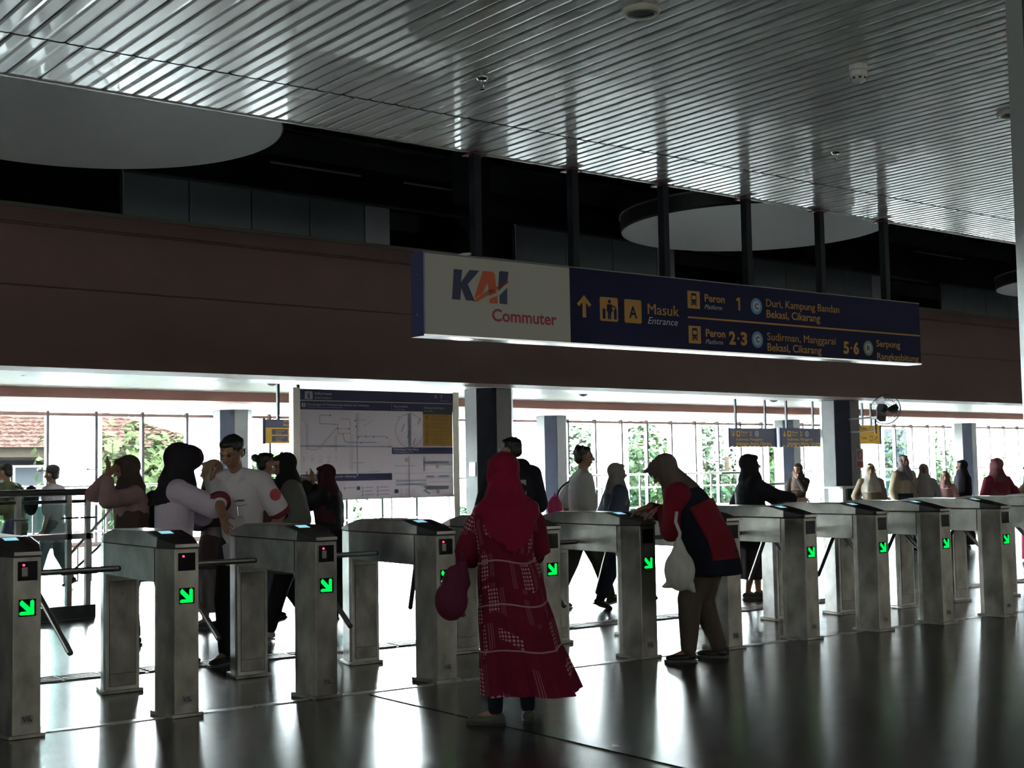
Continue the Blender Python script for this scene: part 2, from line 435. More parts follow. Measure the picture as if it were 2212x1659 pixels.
# ------------------------------------------------------------------ round white ceiling clouds
disc_m = mat('white disc underside', (.86,.86,.88), .45, 0, .4)
def cloud(x, y, label):
    t = thing('ceiling_disc', label, 'ceiling disc', (x, y, 4.2), 0, 'round ceiling discs')
    rg = [[(r*math.cos(2*math.pi*k/96), r*math.sin(2*math.pi*k/96), z) for k in range(96)] for r, z in ((1.545,0),(1.535,-.004),(.02,-.004))]
    M().loft(rg[::-1], True, False).build('underside', disc_m, t)
    M().loft([[(r*math.cos(2*math.pi*k/96), r*math.sin(2*math.pi*k/96), z) for k in range(96)] for r, z in ((1.545,-.003),(1.555,.02),(1.555,.17))], False, True).build('rim', black, t)
    M().loft([[(r*math.cos(2*math.pi*k/96), r*math.sin(2*math.pi*k/96), z) for k in range(96)] for r, z in ((1.556,.17),(1.57,.17),(1.57,.19),(1.556,.19))], False, False).build('top_edge', rail_m, t)
    for a in (.5, 2.6, 4.7):
        M().bar((math.cos(a), math.sin(a), .17), (math.cos(a), math.sin(a), 3.19), .02).build('hanger', dark_steel, t)
cloud(3.98, 9.95, 'large white round ceiling disc at the upper left')
cloud(12.0, 9.9, 'white round ceiling disc behind the sign posts')
cloud(20.4, 9.9, 'white round ceiling disc cut by the right pillar')

# ------------------------------------------------------------------ small ceiling fittings
white_pl = mat('white plastic', (.62,.61,.57), .45)
def downlight(x, y, label):
    t = thing('downlight', label, 'ceiling light', (x, y, 4.0))
    rg = lambda r, z: [(r*math.cos(2*math.pi*k/32), r*math.sin(2*math.pi*k/32), z) for k in range(32)]
    M().loft([rg(.105,.02), rg(.105,-.02), rg(.098,-.03), rg(.076,-.032), rg(.074,-.012)], True, False).build('rim', mat('cream rim', (.48,.46,.40), .4), t, smooth=False)
    M().loft([rg(.074,-.012), rg(.02,-.013)], False, True).build('lens', mat('frosted lens', (.36,.37,.34), .4), t)
downlight(5.245, 5.09, 'round unlit downlight in the plank ceiling at the top of the photo')
downlight(9.0, 4.97, 'round unlit downlight in the plank ceiling beside the right pillar')
t = thing('smoke_detector', 'white dome smoke detector on the plank ceiling', 'smoke detector', (7.114, 4.97, 4.0))
rg = lambda r, z, n=28: [(r*math.cos(2*math.pi*k/n), r*math.sin(2*math.pi*k/n), z) for k in range(n)]
M().loft([rg(.058,.02), rg(.058,-.035), rg(.052,-.04)]).build('base', white_pl, t)
M().loft([rg(.056,-.041), rg(.056,-.075), rg(.045,-.1), rg(.022,-.118), rg(.018,-.122)]).build('dome', white_pl, t)
for k in range(8):
    a = 2*math.pi*k/8
    M().box(.046, .0515, -.009, .009, -.096, -.082).xf(Matrix.Rotation(a, 4, 'Z')).build('vent_slot', black, t)
chrome = mat('chrome', (.7,.7,.7), .12, 1)
def sprinkler(x, y, label):
    t = thing('sprinkler', label, 'sprinkler', (x, y, 4.0))
    M().loft([rg(.042,.02), rg(.040,-.006), rg(.026,-.018), rg(.012,-.02)]).build('escutcheon', chrome, t, smooth=True)
    M().tube([(0,0,-.018),(0,0,-.05)], .008, 8).build('nozzle', chrome, t)
    M().tube([(-.008,0,-.045),(-.013,0,-.06),(0,0,-.076)], .003, 6).tube([(.008,0,-.045),(.013,0,-.06),(0,0,-.076)], .003, 6).loft([rg(.016,-.076,12), rg(.016,-.079,12)]).build('deflector', chrome, t)
sprinkler(5.33, 6.63, 'chrome ceiling sprinkler left of the sign posts')
sprinkler(8.95, 6.50, 'chrome ceiling sprinkler above the right sign posts')
for x, y, lab in ((6.34, 17.9, 'small ceiling dome at the far left over the corridor'), (10.38, 18.3, 'small ceiling dome over the left end of the information board'),
                  (17.18, 18.45, 'small ceiling dome between the two near pillars'), (22.8, 18.4, 'small ceiling dome right of the wall fan')):
    t = thing('ceiling_dome', lab, 'ceiling sensor', (x, y, 2.90))
    M().loft([rg(.10,.02,20), rg(.10,-.02,20), rg(.07,-.06,20), rg(.02,-.075,20)]).build('dome', charcoal, t, smooth=True)
    M().loft([rg(.115,.015,20), rg(.115,-.008,20)]).build('ring', white_pl, t)
# ------------------------------------------------------------------ ticket gates
def led_mat():
    m = bpy.data.materials.new('green led dots'); m.use_nodes = True
    nt = m.node_tree; nt.nodes.clear(); L = nt.links.new
    o = nt.nodes.new('ShaderNodeOutputMaterial'); e = nt.nodes.new('ShaderNodeEmission')
    tc = nt.nodes.new('ShaderNodeTexCoord'); s = nt.nodes.new('ShaderNodeVectorMath'); s.operation = 'SCALE'; s.inputs['Scale'].default_value = 190
    f = nt.nodes.new('ShaderNodeVectorMath'); f.operation = 'FRACTION'
    c = nt.nodes.new('ShaderNodeVectorMath'); c.operation = 'SUBTRACT'; c.inputs[1].default_value = (.5,.5,.5)
    sx = nt.nodes.new('ShaderNodeSeparateXYZ'); cb = nt.nodes.new('ShaderNodeCombineXYZ'); ln = nt.nodes.new('ShaderNodeVectorMath'); ln.operation = 'LENGTH'
    mr = nt.nodes.new('ShaderNodeMapRange'); mr.inputs['From Min'].default_value = .3; mr.inputs['From Max'].default_value = .55
    mr.inputs['To Min'].default_value = .60; mr.inputs['To Max'].default_value = .2
    L(tc.outputs['Object'], s.inputs[0]); L(s.outputs[0], f.inputs[0]); L(f.outputs[0], c.inputs[0]); L(c.outputs[0], sx.inputs[0])
    L(sx.outputs['X'], cb.inputs['X']); L(sx.outputs['Z'], cb.inputs['Y']); L(cb.outputs[0], ln.inputs[0]); L(ln.outputs['Value'], mr.inputs['Value'])
    e.inputs['Color'].default_value = (0, 1, .10, 1)
    L(mr.outputs[0], e.inputs['Strength']); L(e.outputs[0], o.inputs[0])
    return m
led = led_mat()
seam_m = mat('dark panel seam', (.02,.018,.016), .6)
sticker_m = mat('grey maker sticker', (.27,.26,.24), .5)
sticker_ink = mat('sticker print', (.04,.045,.09), .5)
LG = 1.36
FR = [(-.075,0),(.075,0),(.115,.18),(.115,.225),(-.115,.225),(-.115,.18)]
BK = [(-.115,LG-.225),(.115,LG-.225),(.115,LG-.18),(.075,LG),(-.075,LG),(-.115,LG-.18)]
def grow(P, k):
    cx = sum(p[0] for p in P)/len(P); cy = sum(p[1] for p in P)/len(P)
    return [(x + k*(1 if x > cx else -1), y + k*(1 if y > cy else -1)) for x, y in P]
def gate(name='ticket_gate'):
    t = thing(name, 'x', 'ticket gate')
    fp = M().prism(FR, 0, .992).build('front_pedestal', steel_worn, t, bevel=.004)
    M().prism(grow(FR, .022), 0, .022).build('base_plate', steel_worn, t, bevel=.004)
    bp = M().prism(BK, 0, .992).build('rear_pedestal', steel, t, bevel=.004)
    M().prism(grow(BK, .022), 0, .022).build('base_plate', steel_worn, t, bevel=.004)
    yb = LG - .225
    d = M().box(-.088, .088, yb - .003, yb + .01, .13, .735).build('access_door', steel_worn, bp)
    M().box(-.091, .091, yb - .0015, yb + .01, .045, .738).build('door_seam', seam_m, bp)
    M().box(-.088, .088, yb - .003, yb + .01, .048, .127).build('kick_panel', steel_worn, bp)
    M().tube([(.0, yb - .007, .655), (.0, yb, .655)], .010, 12).build('door_lock', chrome, bp)
    # box between the pedestals that hides the tripod mechanism
    M().box(-.115, .115, .2255, yb + .02, .785, .992).build('mechanism_housing', steel, t, bevel=.004)
    M().box(-.1165, .1165, .226, .229, .79, .99).build('housing_seam', seam_m, t)
    # gussets under the housing
    M().add([(-.11,.226,.784),(-.11,.26,.784),(-.11,.226,.74),(.11,.226,.784),(.11,.26,.784),(.11,.226,.74)], [(0,1,2),(3,5,4),(0,3,4,1),(1,4,5,2),(2,5,3,0)]).build('gusset', steel, t)
    # lid: hexagonal plan, sloping at both ends
    M().prism([(-.113,.18),(-.073,.003),(.073,.003),(.113,.18),(.113,LG-.18),(.073,LG-.003),(-.073,LG-.003),(-.113,LG-.18)][::-1], .990, 1.0).build('lid_seam', seam_m, t)
    def lid_ring(y):
        hw = .118 if .18 <= y <= LG - .18 else .118 - .04*((.18 - y) if y < .18 else (y - LG + .18))/.18
        yy = min(y, LG - y)
        z = 1.022 + .068*min(1, yy/.36)
        return [(-hw, y, 1.0), (hw, y, 1.0), (hw - .004, y, z - .004), (hw - .010, y, z), (-hw + .010, y, z), (-hw + .004, y, z - .004)]
    lid = M().loft([lid_ring(y) for y in (-.006, .09, .18, .36, .46)]).build('front_lid', black, t)
    lid2 = M().loft([lid_ring(y) for y in (.46, .7, LG - .36, LG - .18, LG - .09, LG + .006)]).build('lid', steel, t)
    # steel cheeks that flank the black reader plate
    for sx in (-1, 1):
        rings = []
        for y in (.185, .36, .46):
            r = lid_ring(y); z = r[3][2]
            rings.append([(sx*.1195, y, 1.0), (sx*.1195, y, z - .004), (sx*.109, y, z + .0015), (sx*.108, y, 1.0)])
        M().loft(rings).build('lid_cheek', steel, t)
    M().box(-.074, .074, -.012, -.004, 1.001, 1.02).build('lid_lip', steel, t)
    # reader: display, dark card pad
    def on_slope(x0, x1, y0, y1, h, m):
        z = lambda y: 1.022 + .068*min(1, y/.36) + h
        return m.add([(x0,y0,z(y0)),(x1,y0,z(y0)),(x1,y1,z(y1)),(x0,y1,z(y1)),(x0,y0,z(y0)-h-.002),(x1,y0,z(y0)-h-.002),(x1,y1,z(y1)-h-.002),(x0,y1,z(y1)-h-.002)], [(0,1,2,3),(0,4,5,1),(1,5,6,2),(2,6,7,3),(3,7,4,0)])
    on_slope(-.052, .026, .275, .345, .002, M()).build('display', cyan_lcd, lid)
    on_slope(-.056, .030, .270, .350, .0012, M()).build('display_bezel', black, lid)
    on_slope(.040, .078, .16, .35, .002, M()).build('card_slot', window_black, lid)
    # front face: scanner window and arrow display
    M().box(-.053, .053, -.004, .01, .862, .968).build('scanner_window', window_black, fp)
    sp = M().box(-.047, .047, -.005, .01, .665, .76).build('arrow_display', window_black, fp)
    A = [(-.042,.032),(-.030,.044),(.014,.0),(.014,.036),(.026,.044),(.036,.036),(.036,-.040),(-.040,-.040),(-.046,-.030),(-.036,-.020),(-.004,-.020),(-.042,.018)]
    M().face([(x, -.0065, .7125 + z) for x, z in A]).build('led_arrow', led, sp)
    st = M().box(-.03, .035, -.0015, .01, .075, .125).build('maker_sticker', sticker_m, fp)
    k = M()
    for a in ([(-.024,.118),(-.018,.118),(-.012,.098),(-.004,.118),(.002,.118),(-.012,.085)], [(.0,.088),(.008,.118),(.013,.118),(.005,.088)], [(.009,.088),(.017,.118),(.022,.118),(.014,.088)], [(.016,.088),(.020,.098),(.030,.098),(.028,.088)]):
        k.face([(x, -.003, z) for x, z in a])
    k.build('sticker_print', sticker_ink, st)
    # tripod on the right-hand side
    hy, hz = .66, .885
    hub = M().loft([[(.115 + dx + .0, hy + r*math.cos(q), hz + r*math.sin(q)) for q in [2*math.pi*j/20 for j in range(20)]] for dx, r in ((0,.085),(.03,.085),(.06,.05))]).build('hub', tube_steel, t)
    c = Vector((.175, hy, hz - .03)); Lr = .60
    for dv, nm in (((1,0,0), 'arm'), ((.25,.612,-.75), 'arm'), ((.25,-.612,-.75), 'arm')):
        q = c + Vector(dv)*Lr*(.93 if dv[0] == 1 else 1)
        ar = M().tube([c, q], .0185, 12).build(nm, tube_steel, t, smooth=False)
        dd = Vector(dv).normalized()
        M().tube([q - dd*.001, q + dd*.012], [.019, .014], 12).build('end_cap', black, ar)
    return t
def red_light(t):
    fp = [c for c in t.children if c.name.startswith('front_pedestal')][0]
    l = M().tube([(-.022,-.004,.948),(-.022,-.010,.948)], .0065, 12).build('red_light', red_led, fp)
def ticket_button(t):
    fp = [c for c in t.children if c.name.startswith('front_pedestal')][0]
    M().box(-.032, .0, -.008, .0, .885, .935).build('scanner_button', mat('grey button', (.30,.29,.29), .4), fp, bevel=.003)
GX = [2.652, 3.585, 4.528, 5.452, 6.335, 7.20, 8.035, 8.90, 9.745, 10.535, 11.40, 12.22, 13.03]
GY = [7.40, 7.355, 7.307, 7.262, 7.165, 7.05, 6.93, 6.84, 6.73, 6.615, 6.53, 6.44, 6.35]
GL = ['leftmost stainless ticket gate, cut by the left edge of the photo, red light lit',
      'stainless ticket gate second from the left in front of the woman officer, red light lit',
      'stainless ticket gate third from the left with the guard leaning on its far end',
      'stainless ticket gate just left of the woman in the red headscarf, partly hidden by her',
      'stainless ticket gate just right of the woman in the red headscarf, without red light',
      'stainless ticket gate on whose lid the person in the red and navy jacket leans',
      'stainless ticket gate just right of the person in the red and navy jacket',
      'stainless ticket gate second to the right of the person in the red and navy jacket',
      'stainless ticket gate third from the right with its green arrow in view',
      'stainless ticket gate second from the right with its green arrow in view',
      'stainless ticket gate at the right edge, rightmost with its green arrow in view',
      'stainless ticket gate of which only the lid shows at the right edge of the photo',
      'stainless ticket gate beyond the right edge of the photo']
g0 = gate()
gates = [g0] + [copy_tree(g0) for _ in GX[1:]]
for i, g in enumerate(gates):
    g.location = (GX[i], GY[i], 0); g.rotation_euler.z = R(-4.6)
    tag(g, GL[i], 'ticket gate', 'row of ticket gates')
    if i < 4: red_light(g)
    if i in (0, 2, 3): ticket_button(g)
# ------------------------------------------------------------------ lettering
_fc = {}
def text_polys(s, bold=0.0, shear=0.0):
    key = (s, bold, shear)
    if key in _fc: return _fc[key]
    cu = bpy.data.curves.new('t', 'FONT'); cu.body = s; cu.size = 1; cu.offset = bold; cu.shear = shear; cu.resolution_u = 3
    o = bpy.data.objects.new('t', cu); COL.objects.link(o)
    dg = bpy.context.evaluated_depsgraph_get()
    me = bpy.data.meshes.new_from_object(o.evaluated_get(dg))
    v = [(p.co.x, p.co.y) for p in me.vertices]; f = [tuple(p.vertices) for p in me.polygons]
    bpy.data.objects.remove(o); bpy.data.meshes.remove(me); bpy.data.curves.remove(cu)
    _fc[key] = (v, f)
    return v, f
_cap = max(p[1] for p in text_polys('H')[0])
class Plane:
    """draws flat print on a board: s to the right, t up, d forward of the face"""
    def __init__(s, org, ex, ez, nrm):
        s.o = Vector(org); s.x = Vector(ex); s.z = Vector(ez); s.n = Vector(nrm)
    def p(s, a, b, d): return s.o + s.x*a + s.z*b + s.n*d
    def poly(s, m, pts, d=.002): return m.face([s.p(a, b, d) for a, b in pts])
    def rect(s, m, a0, a1, b0, b1, d=.002): return s.poly(m, [(a0,b0),(a1,b0),(a1,b1),(a0,b1)], d)
    def rrect(s, m, a0, a1, b0, b1, r, d=.002):
        pts = []
        for cx, cy, q in ((a1-r,b0+r,-90),(a1-r,b1-r,0),(a0+r,b1-r,90),(a0+r,b0+r,180)):
            pts += [(cx + r*math.cos(R(q+k*22.5)), cy + r*math.sin(R(q+k*22.5))) for k in range(5)]
        return s.poly(m, pts, d)
    def circ(s, m, a, b, r, d=.002, n=28): return s.poly(m, ngon(r, n, a, b), d)
    def ring(s, m, a, b, r0, r1, d=.002, n=36):
        P, Q = ngon(r0, n, a, b), ngon(r1, n, a, b)
        vs = [s.p(*q, d) for q in P + Q]
        return m.add(vs, [(k, (k+1) % n, n + (k+1) % n, n + k) for k in range(n)])
    def line(s, m, pts, wd, d=.002):
        for (a, b), (c, e) in zip(pts, pts[1:]):
            L = math.hypot(c-a, e-b)
            if L < 1e-6: continue
            nx, ny = -(e-b)/L*wd/2, (c-a)/L*wd/2
            s.poly(m, [(a-nx,b-ny),(c-nx,e-ny),(c+nx,e+ny),(a+nx,b+ny)], d)
        return m
    def text(s, m, st, a, b, cap, width=None, bold=.012, shear=0, d=.002, center=False):
        """a, b = left end of the baseline; cap = height of capitals; width squeezes the word to fit"""
        if bold > 0 and ('M' in st or 'K' in st):      # thicken by overprinting, the outline offset spoils these letters
            for q in (-1, 0, 1):
                s.text(m, st, a + q*bold*cap*.9, b, cap, width, 0, shear, d + .0002*q, center)
            return m
        v, f = text_polys(st, bold, shear)
        if not v: return m
        x0 = min(p[0] for p in v); x1 = max(p[0] for p in v)
        k = cap/_cap
        kx = width/(x1 - x0) if width else k*.9
        sh = (x1 - x0)*kx/2 if center else 0
        return m.add([s.p(a - sh + (p[0]-x0)*kx, b + p[1]*k, d) for p in v], f)

# ------------------------------------------------------------------ big hanging sign
SA = math.atan(-.04)
ex = Vector((math.cos(SA), math.sin(SA), 0)); nn = Vector((math.sin(SA), -math.cos(SA), 0))
SO = Vector((5.98, 8.19, 2.475))
SW, SH, SD = 6.325/1.0, .65, .17
t = thing('hanging_sign', 'big blue and white KAI Commuter sign hanging over the gates, with platform directions', 'sign', SO)
def sbox(m, a0, a1, b0, b1, d0, d1):
    P = [ex*a + Vector((0,0,b)) + nn*d for d in (d1, d0) for a, b in ((a0,b0),(a1,b0),(a1,b1),(a0,b1))]
    return m.add(P, [(0,1,2,3),(7,6,5,4),(0,4,5,1),(1,5,6,2),(2,6,7,3),(3,7,4,0)])
bar_blue = mat('blue sign frame', (.075,.085,.20), .35, .3)
sign_blue = mat('sign navy face', (.012,.013,.052), .6, 0, .15)
sbox(M(), 0, SW, .012, SH, -SD, -.006).build('box', navy_dark, t)
sbox(M(), 0, 1.465, .014, SH - .004, -.006, 0).build('white_face', white_panel, t)
sbox(M(), 1.467, SW, .014, SH - .004, -.006, 0).build('blue_face', sign_blue, t)
cap_ = sbox(M(), -.014, 0, .004, SH + .006, -SD, .004).build('end_cap', bar_blue, t)
sbox(M(), -.014, SW, 0, .014, -SD - .002, .006).build('bottom_rail', mat('bright aluminium', (.72,.72,.74), .25, 1), t)
sbox(M(), 0, SW, SH, SH + .008, -SD, .003).build('top_rail', grey_clad, t)
for b in (.17, .48):
    M().ell(Vector((-.016,0,b)) - nn*SD/2, (.004,.008,.008), None, 8, 6).build('rivet', chrome, cap_)
PX = [6.54, 7.57, 8.64, 9.735, 10.81, 11.85]
for x in PX:
    q = ex*((x - SO.x)/ex.x) - nn*.085
    po = M().box(q.x-.035, q.x+.035, q.y-.035, q.y+.035, SH, 1.6).build('post', post_blue, t)
    M().box(q.x-.075, q.x+.075, q.y-.075, q.y+.075, 1.497, 1.507).build('flange', maroon_flange, po)
M().box(.41,.47,.06,.12,SH+.008,SH+.035).tube([(.44,.09,SH+.035),(.52,.08,SH+.045)], .012, 8).build('cable_clip', white_pl, t)
S = Plane((0,0,0), ex, (0,0,1), nn)
D = .0025
kb = mat('logo dark blue', (.018,.022,.085), .5); ko = mat('logo orange', (.56,.085,.02), .5); kr = mat('commuter red', (.36,.012,.035), .5)
S.poly(M(), [(.277,.54),(.358,.54),(.343,.44),(.43,.545),(.525,.545),(.41,.43),(.475,.30),(.39,.30),(.345,.395),(.335,.30),(.255,.30)]).build('logo_letter', kb, t)
m = M()
S.poly(m, [(.722,.552),(.735,.560),(.817,.560),(.806,.475),(.712,.395)]); S.poly(m, [(.722,.36),(.803,.43),(.800,.294),(.722,.294)])
m.build('logo_letter', kb, t)
m = M()   # A
S.poly(m, [(.560,.548),(.66,.548),(.68,.53),(.694,.38),(.618,.35),(.606,.46),(.55,.36),(.468,.318)]); S.poly(m, [(.62,.325),(.70,.36),(.703,.292),(.622,.292)])
S.poly(m, [(.455,.296),(.50,.296),(.815,.468),(.815,.486),(.60,.39)])
m.build('logo_letter', ko, t)
S.text(M(), 'Commuter', .644, .152, .095, .672, .022).build('commuter_lettering', kr, t)
def put(name, mt_, *texts):
    for args in texts:
        S.text(M(), *args[0], **(args[1] if len(args) > 1 else {})).build(name, mt_, t)
for r in ((1.796,2.004,.217,.424),(2.078,2.282,.216,.423)): S.rrect(M(), *r, .016).build('pictogram', gold, t)
S.poly(M(), [(1.600,.235),(1.640,.235),(1.640,.362),(1.678,.325),(1.700,.348),(1.620,.425),(1.540,.348),(1.562,.325),(1.600,.362)]).build('arrow', gold, t)
S.rect(M(), 2.853, 6.318, .300, .316).build('divider', gold, t)
put('white_lettering', white_ink, (('Entrance', 2.356, .222, .060, .368, 0, .28),), (('Platform', 3.072, .398, .040, .230, 0, .28),), (('Platform', 3.072, .078, .040, .230, 0, .28),))
put('yellow_lettering', gold, (('Masuk', 2.358, .308, .092, .384, .016),), (('Peron', 3.074, .467, .066, .266, .026),), (('Peron', 3.077, .145, .066, .258, .026),), (('Duri, Kampung Bandan', 3.909, .472, .072, 1.083, .014),), (('Bekasi, Cikarang', 3.909, .366, .072, .785, .014),), (('Sudirman, Manggarai', 3.909, .150, .072, 1.01, .012),), (('Bekasi, Cikarang', 3.909, .048, .072, .79, .014),), (('Serpong', 5.571, .162, .066, .40, .014),), (('Rangkasbitung', 5.578, .030, .066, .705, .014),))
S.poly(M(), [(3.522,.410),(3.545,.410),(3.545,.532),(3.524,.532),(3.496,.516),(3.496,.494),(3.522,.506)]).build('platform_number', gold, t)
for a, b, n1, n2 in ((3.384, .09, '2', '3'), (5.040, .072, '5', '6')):
    m = M(); S.text(m, n1, a, b, .112, .088, .04); S.circ(m, a + .123, b + .056, .013); S.text(m, n2, a + .158, b, .112, .088, .04); m.build('platform_number', gold, t)
def train_icon(a, b):
    pl = S.rrect(M(), a, a + .157, b, b + .160, .006).build('pictogram', gold, t)
    m = M(); S.rrect(m, a + .045, a + .112, b + .045, b + .140, .014, .004); S.line(m, [(a+.04,b+.026),(a+.062,b+.046)], .008, .004); S.line(m, [(a+.117,b+.026),(a+.095,b+.046)], .008, .004); S.line(m, [(a+.05,b+.034),(a+.107,b+.034)], .006, .004)
    m.build('pictogram_print', sign_blue, pl)
    m = M(); S.rrect(m, a + .054, a + .103, b + .082, b + .118, .004, .005); S.circ(m, a + .061, b + .061, .006, .005, 10); S.circ(m, a + .096, b + .061, .006, .005, 10)
    m.build('pictogram_detail', gold, pl)
train_icon(2.854, .391); train_icon(2.856, .073)
rb_ = mat('roundel blue', (.10,.24,.47), .5); rg2 = mat('roundel green', (.17,.24,.13), .5)
def roundel(a, b, ch, mt_):
    o = S.circ(M(), a, b, .078, .002).build('line_roundel', white_ink, t)
    m = M(); S.ring(m, a, b, .058, .070, .004); S.ring(m, a, b, .052, .078, .003); m.build('roundel_ring', mt_, o)
    S.circ(M(), a, b, .050, .005).build('roundel_centre', white_ink, o); S.text(M(), ch, a, b - .026, .052, .050, .014, d=.007, center=True).build('roundel_letter', sign_blue, o)
roundel(3.77, .464, 'C', rb_); roundel(3.77, .147, 'C', rb_); roundel(5.437, .137, 'R', rg2)
m = M(); S.circ(m, 1.905, .388, .017, .004); S.poly(m, [(1.878,.365),(1.932,.365),(1.940,.30),(1.925,.30),(1.922,.235),(1.907,.235),(1.905,.29),(1.902,.235),(1.886,.235),(1.884,.30),(1.870,.30)], .004)
for a in (1.825, 1.955): S.rrect(m, a, a + .032, .235, .325, .01, .004)
S.line(m, [(1.93,.355),(1.975,.34),(1.98,.315)], .012, .004); m.build('pictogram_print', sign_blue, t)
S.text(M(), 'A', 2.18, .262, .10, .095, .02, d=.004, center=True).build('pictogram_letter', sign_blue, t)

# ------------------------------------------------------------------ information board
BX0, BX1, BZ0, BZ1, BYY = 8.56, 10.97, 1.09, 2.505, 14.42
t = thing('information_board', 'large information board with network map, blue header and steel posts', 'information board', (BX0, BYY, 0))
W_, H_ = BX1 - BX0, BZ1 - BZ0
def vinyl(name, c, k):
    m = bpy.data.materials.new(name); m.use_nodes = True; nt = m.node_tree; nt.nodes.clear()
    o = nt.nodes.new('ShaderNodeOutputMaterial'); mx = nt.nodes.new('ShaderNodeMixShader'); d = nt.nodes.new('ShaderNodeBsdfDiffuse'); tr = nt.nodes.new('ShaderNodeBsdfTranslucent')
    d.inputs['Color'].default_value = (*c, 1); tr.inputs['Color'].default_value = (*c, 1); mx.inputs[0].default_value = k
    nt.links.new(d.outputs[0], mx.inputs[1]); nt.links.new(tr.outputs[0], mx.inputs[2]); nt.links.new(mx.outputs[0], o.inputs[0])
    return m
for b in (BZ0, (BZ0 + BZ1)/2 - .02, BZ1 - .03): M().box(0, W_, .02, .05, b, b + .03).build('cross_bar', grey_clad, t)
M().face([(.002,-.003,BZ0 + .002),(W_ - .002,-.003,BZ0 + .002),(W_ - .002,-.003,BZ1 - .002),(.002,-.003,BZ1 - .002)]).build('map_sheet', vinyl('pale map vinyl', (.62,.53,.57), .06), t)
for x in (-.10, W_):
    M().box(x, x + .10, -.02, .08, 0, BZ1 + .012).build('post', mat('board post steel', (.50,.49,.45), .35, .8, noise=(2,.2,(1,1,1))), t)
    M().box(x - .03, x + .13, -.05, .11, 0, .012).build('foot_plate', steel_worn, t)
B = Plane((0, -.004, BZ0), (1,0,0), (0,0,1), (0,-1,0))
nav = M(); wh = M(); yl = M(); ln = M(); dkp = M(); ltb = M(); redp = M()
xm = 1.395                                       # divider between the two halves
B.rect(nav, 0, W_, 1.275, H_ - .003); B.rect(nav, 0, W_, 1.155, 1.262); B.rect(wh, 0, W_, 1.263, 1.271)
B.rect(wh, xm, xm + .006, 1.155, 1.262)
B.rect(M(), 1.905, W_ - .003, 1.12, 1.235, .003).build('exit_header', mat('map dark print', (.07,.065,.085), .5), t)
B.rect(yl, 1.905, W_ - .003, .69, 1.12)
B.rect(nav, xm, W_ - .003, .585, .672); B.rect(nav, 0, xm, .245, .335)
B.rrect(wh, .075, .19, 1.285, 1.385, .008, .004)
B.text(nav, 'i', .132, 1.302, .062, .026, .03, d=.006, center=True); B.rect(nav, .112, .153, 1.300, 1.309, .006); B.rect(nav, .112, .134, 1.339, 1.347, .006)
B.text(wh, 'Informasi', .222, 1.345, .034, .245, .016, d=.004); B.text(wh, 'Information', .222, 1.293, .030, .245, 0, .25, .004)
B.text(wh, 'K', 2.11, 1.338, .048, .048, .03, d=.004); B.text(redp, 'A', 2.160, 1.338, .048, .045, .03, d=.004); B.text(wh, 'I', 2.212, 1.338, .048, .016, .03, d=.004)
B.text(wh, 'Commuter', 2.205, 1.298, .020, .14, 0, d=.004)
B.rrect(wh, .03, .085, 1.185, 1.235, .006, .004); B.text(nav, '1', .058, 1.193, .034, .012, .01, d=.006, center=True)
B.text(wh, 'Peta Jaringan KA Perkotaan Jabodetabek dan Sekitarnya', .11, 1.208, .028, .93, .012, d=.004)
B.text(wh, 'Jabodetabek Metropolitan Railway Network Map', .11, 1.180, .014, .52, 0, d=.004)
B.text(wh, 'Peta Lokalitas', 1.43, 1.205, .028, .235, .012, d=.004); B.text(wh, 'Locality Map', 1.43, 1.172, .016, .18, 0, d=.004)
B.text(wh, 'Panduan Arah Keluar', 1.93, 1.195, .026, .34, .010, d=.005); B.text(wh, 'Exit Guide', 1.93, 1.155, .016, .14, 0, d=.005)
B.text(wh, 'Denah Stasiun Tanah Abang', 1.425, .635, .024, .40, .012, d=.004); B.text(wh, 'Tanah Abang Station Map', 1.425, .606, .014, .31, 0, d=.004)
B.text(wh, 'Fasilitas Stasiun Tanah Abang', .03, .292, .024, .80, .012, d=.004)
for k, ch in enumerate('BCDE'):
    b = 1.075 - .104*k
    ex_ = M(); B.line(ex_, [(1.94,b-.03),(2.00,b-.03),(2.00,b+.03),(1.94,b+.03),(1.94,b-.03)], .003, .004)
    B.text(ex_, ch, 1.97, b - .018, .036, .026, .012, d=.004, center=True)
    for j, (tt, ww) in enumerate((('Halte Stasiun Tanah Abang', .30), ('Jl. Jati Baru Raya', .19), ('menuju Blok Tanah Abang', .27))):
        B.text(ex_, tt, 2.04, b + .018 - .028*j, .014, ww - .02*(k % 2), 0, d=.004)
    ex_.build('exit_entry', mat('map dark print', (.07,.065,.085), .5), t)
# network map: lines, station ticks
mx = lambda u: (u - 110)/(2045 - 110)*W_          # map grid to board metres
mz = lambda v: H_ - (v - 52)/(1440 - 52)*H_
def mline(mm, pts, wd): B.line(mm, [(mx(u), mz(v)) for u, v in pts], wd, .003)
for pts, wd in (([(470,375),(345,375),(345,480),(560,490),(560,600)], .010), ([(590,410),(640,420),(700,420),(712,470),(712,600),(560,605)], .008), ([(140,420),(175,470),(190,560),(190,800),(310,810),(545,530)], .006),
                ([(620,600),(640,700),(690,716),(1040,715)], .012), ([(760,430),(910,428)], .006), ([(800,640),(1175,640)], .008), ([(795,345),(795,1140)], .020), ([(712,600),(705,1060)], .005),
                ([(560,605),(540,650),(540,830)], .007), ([(740,975),(880,972)], .008), ([(790,1105),(1080,1085)], .004), ([(870,510),(985,440)], .005), ([(710,545),(560,540)], .006), ([(110,760),(1240,770)], .02)):
    mline(ln if wd < .02 else ltb, pts, wd)
for k in range(22): mline(ln, [(180,480 + 15*k),(214,480 + 15*k)], .004); mline(ln, [(712,860 + 10*k),(745,860 + 10*k)], .003)
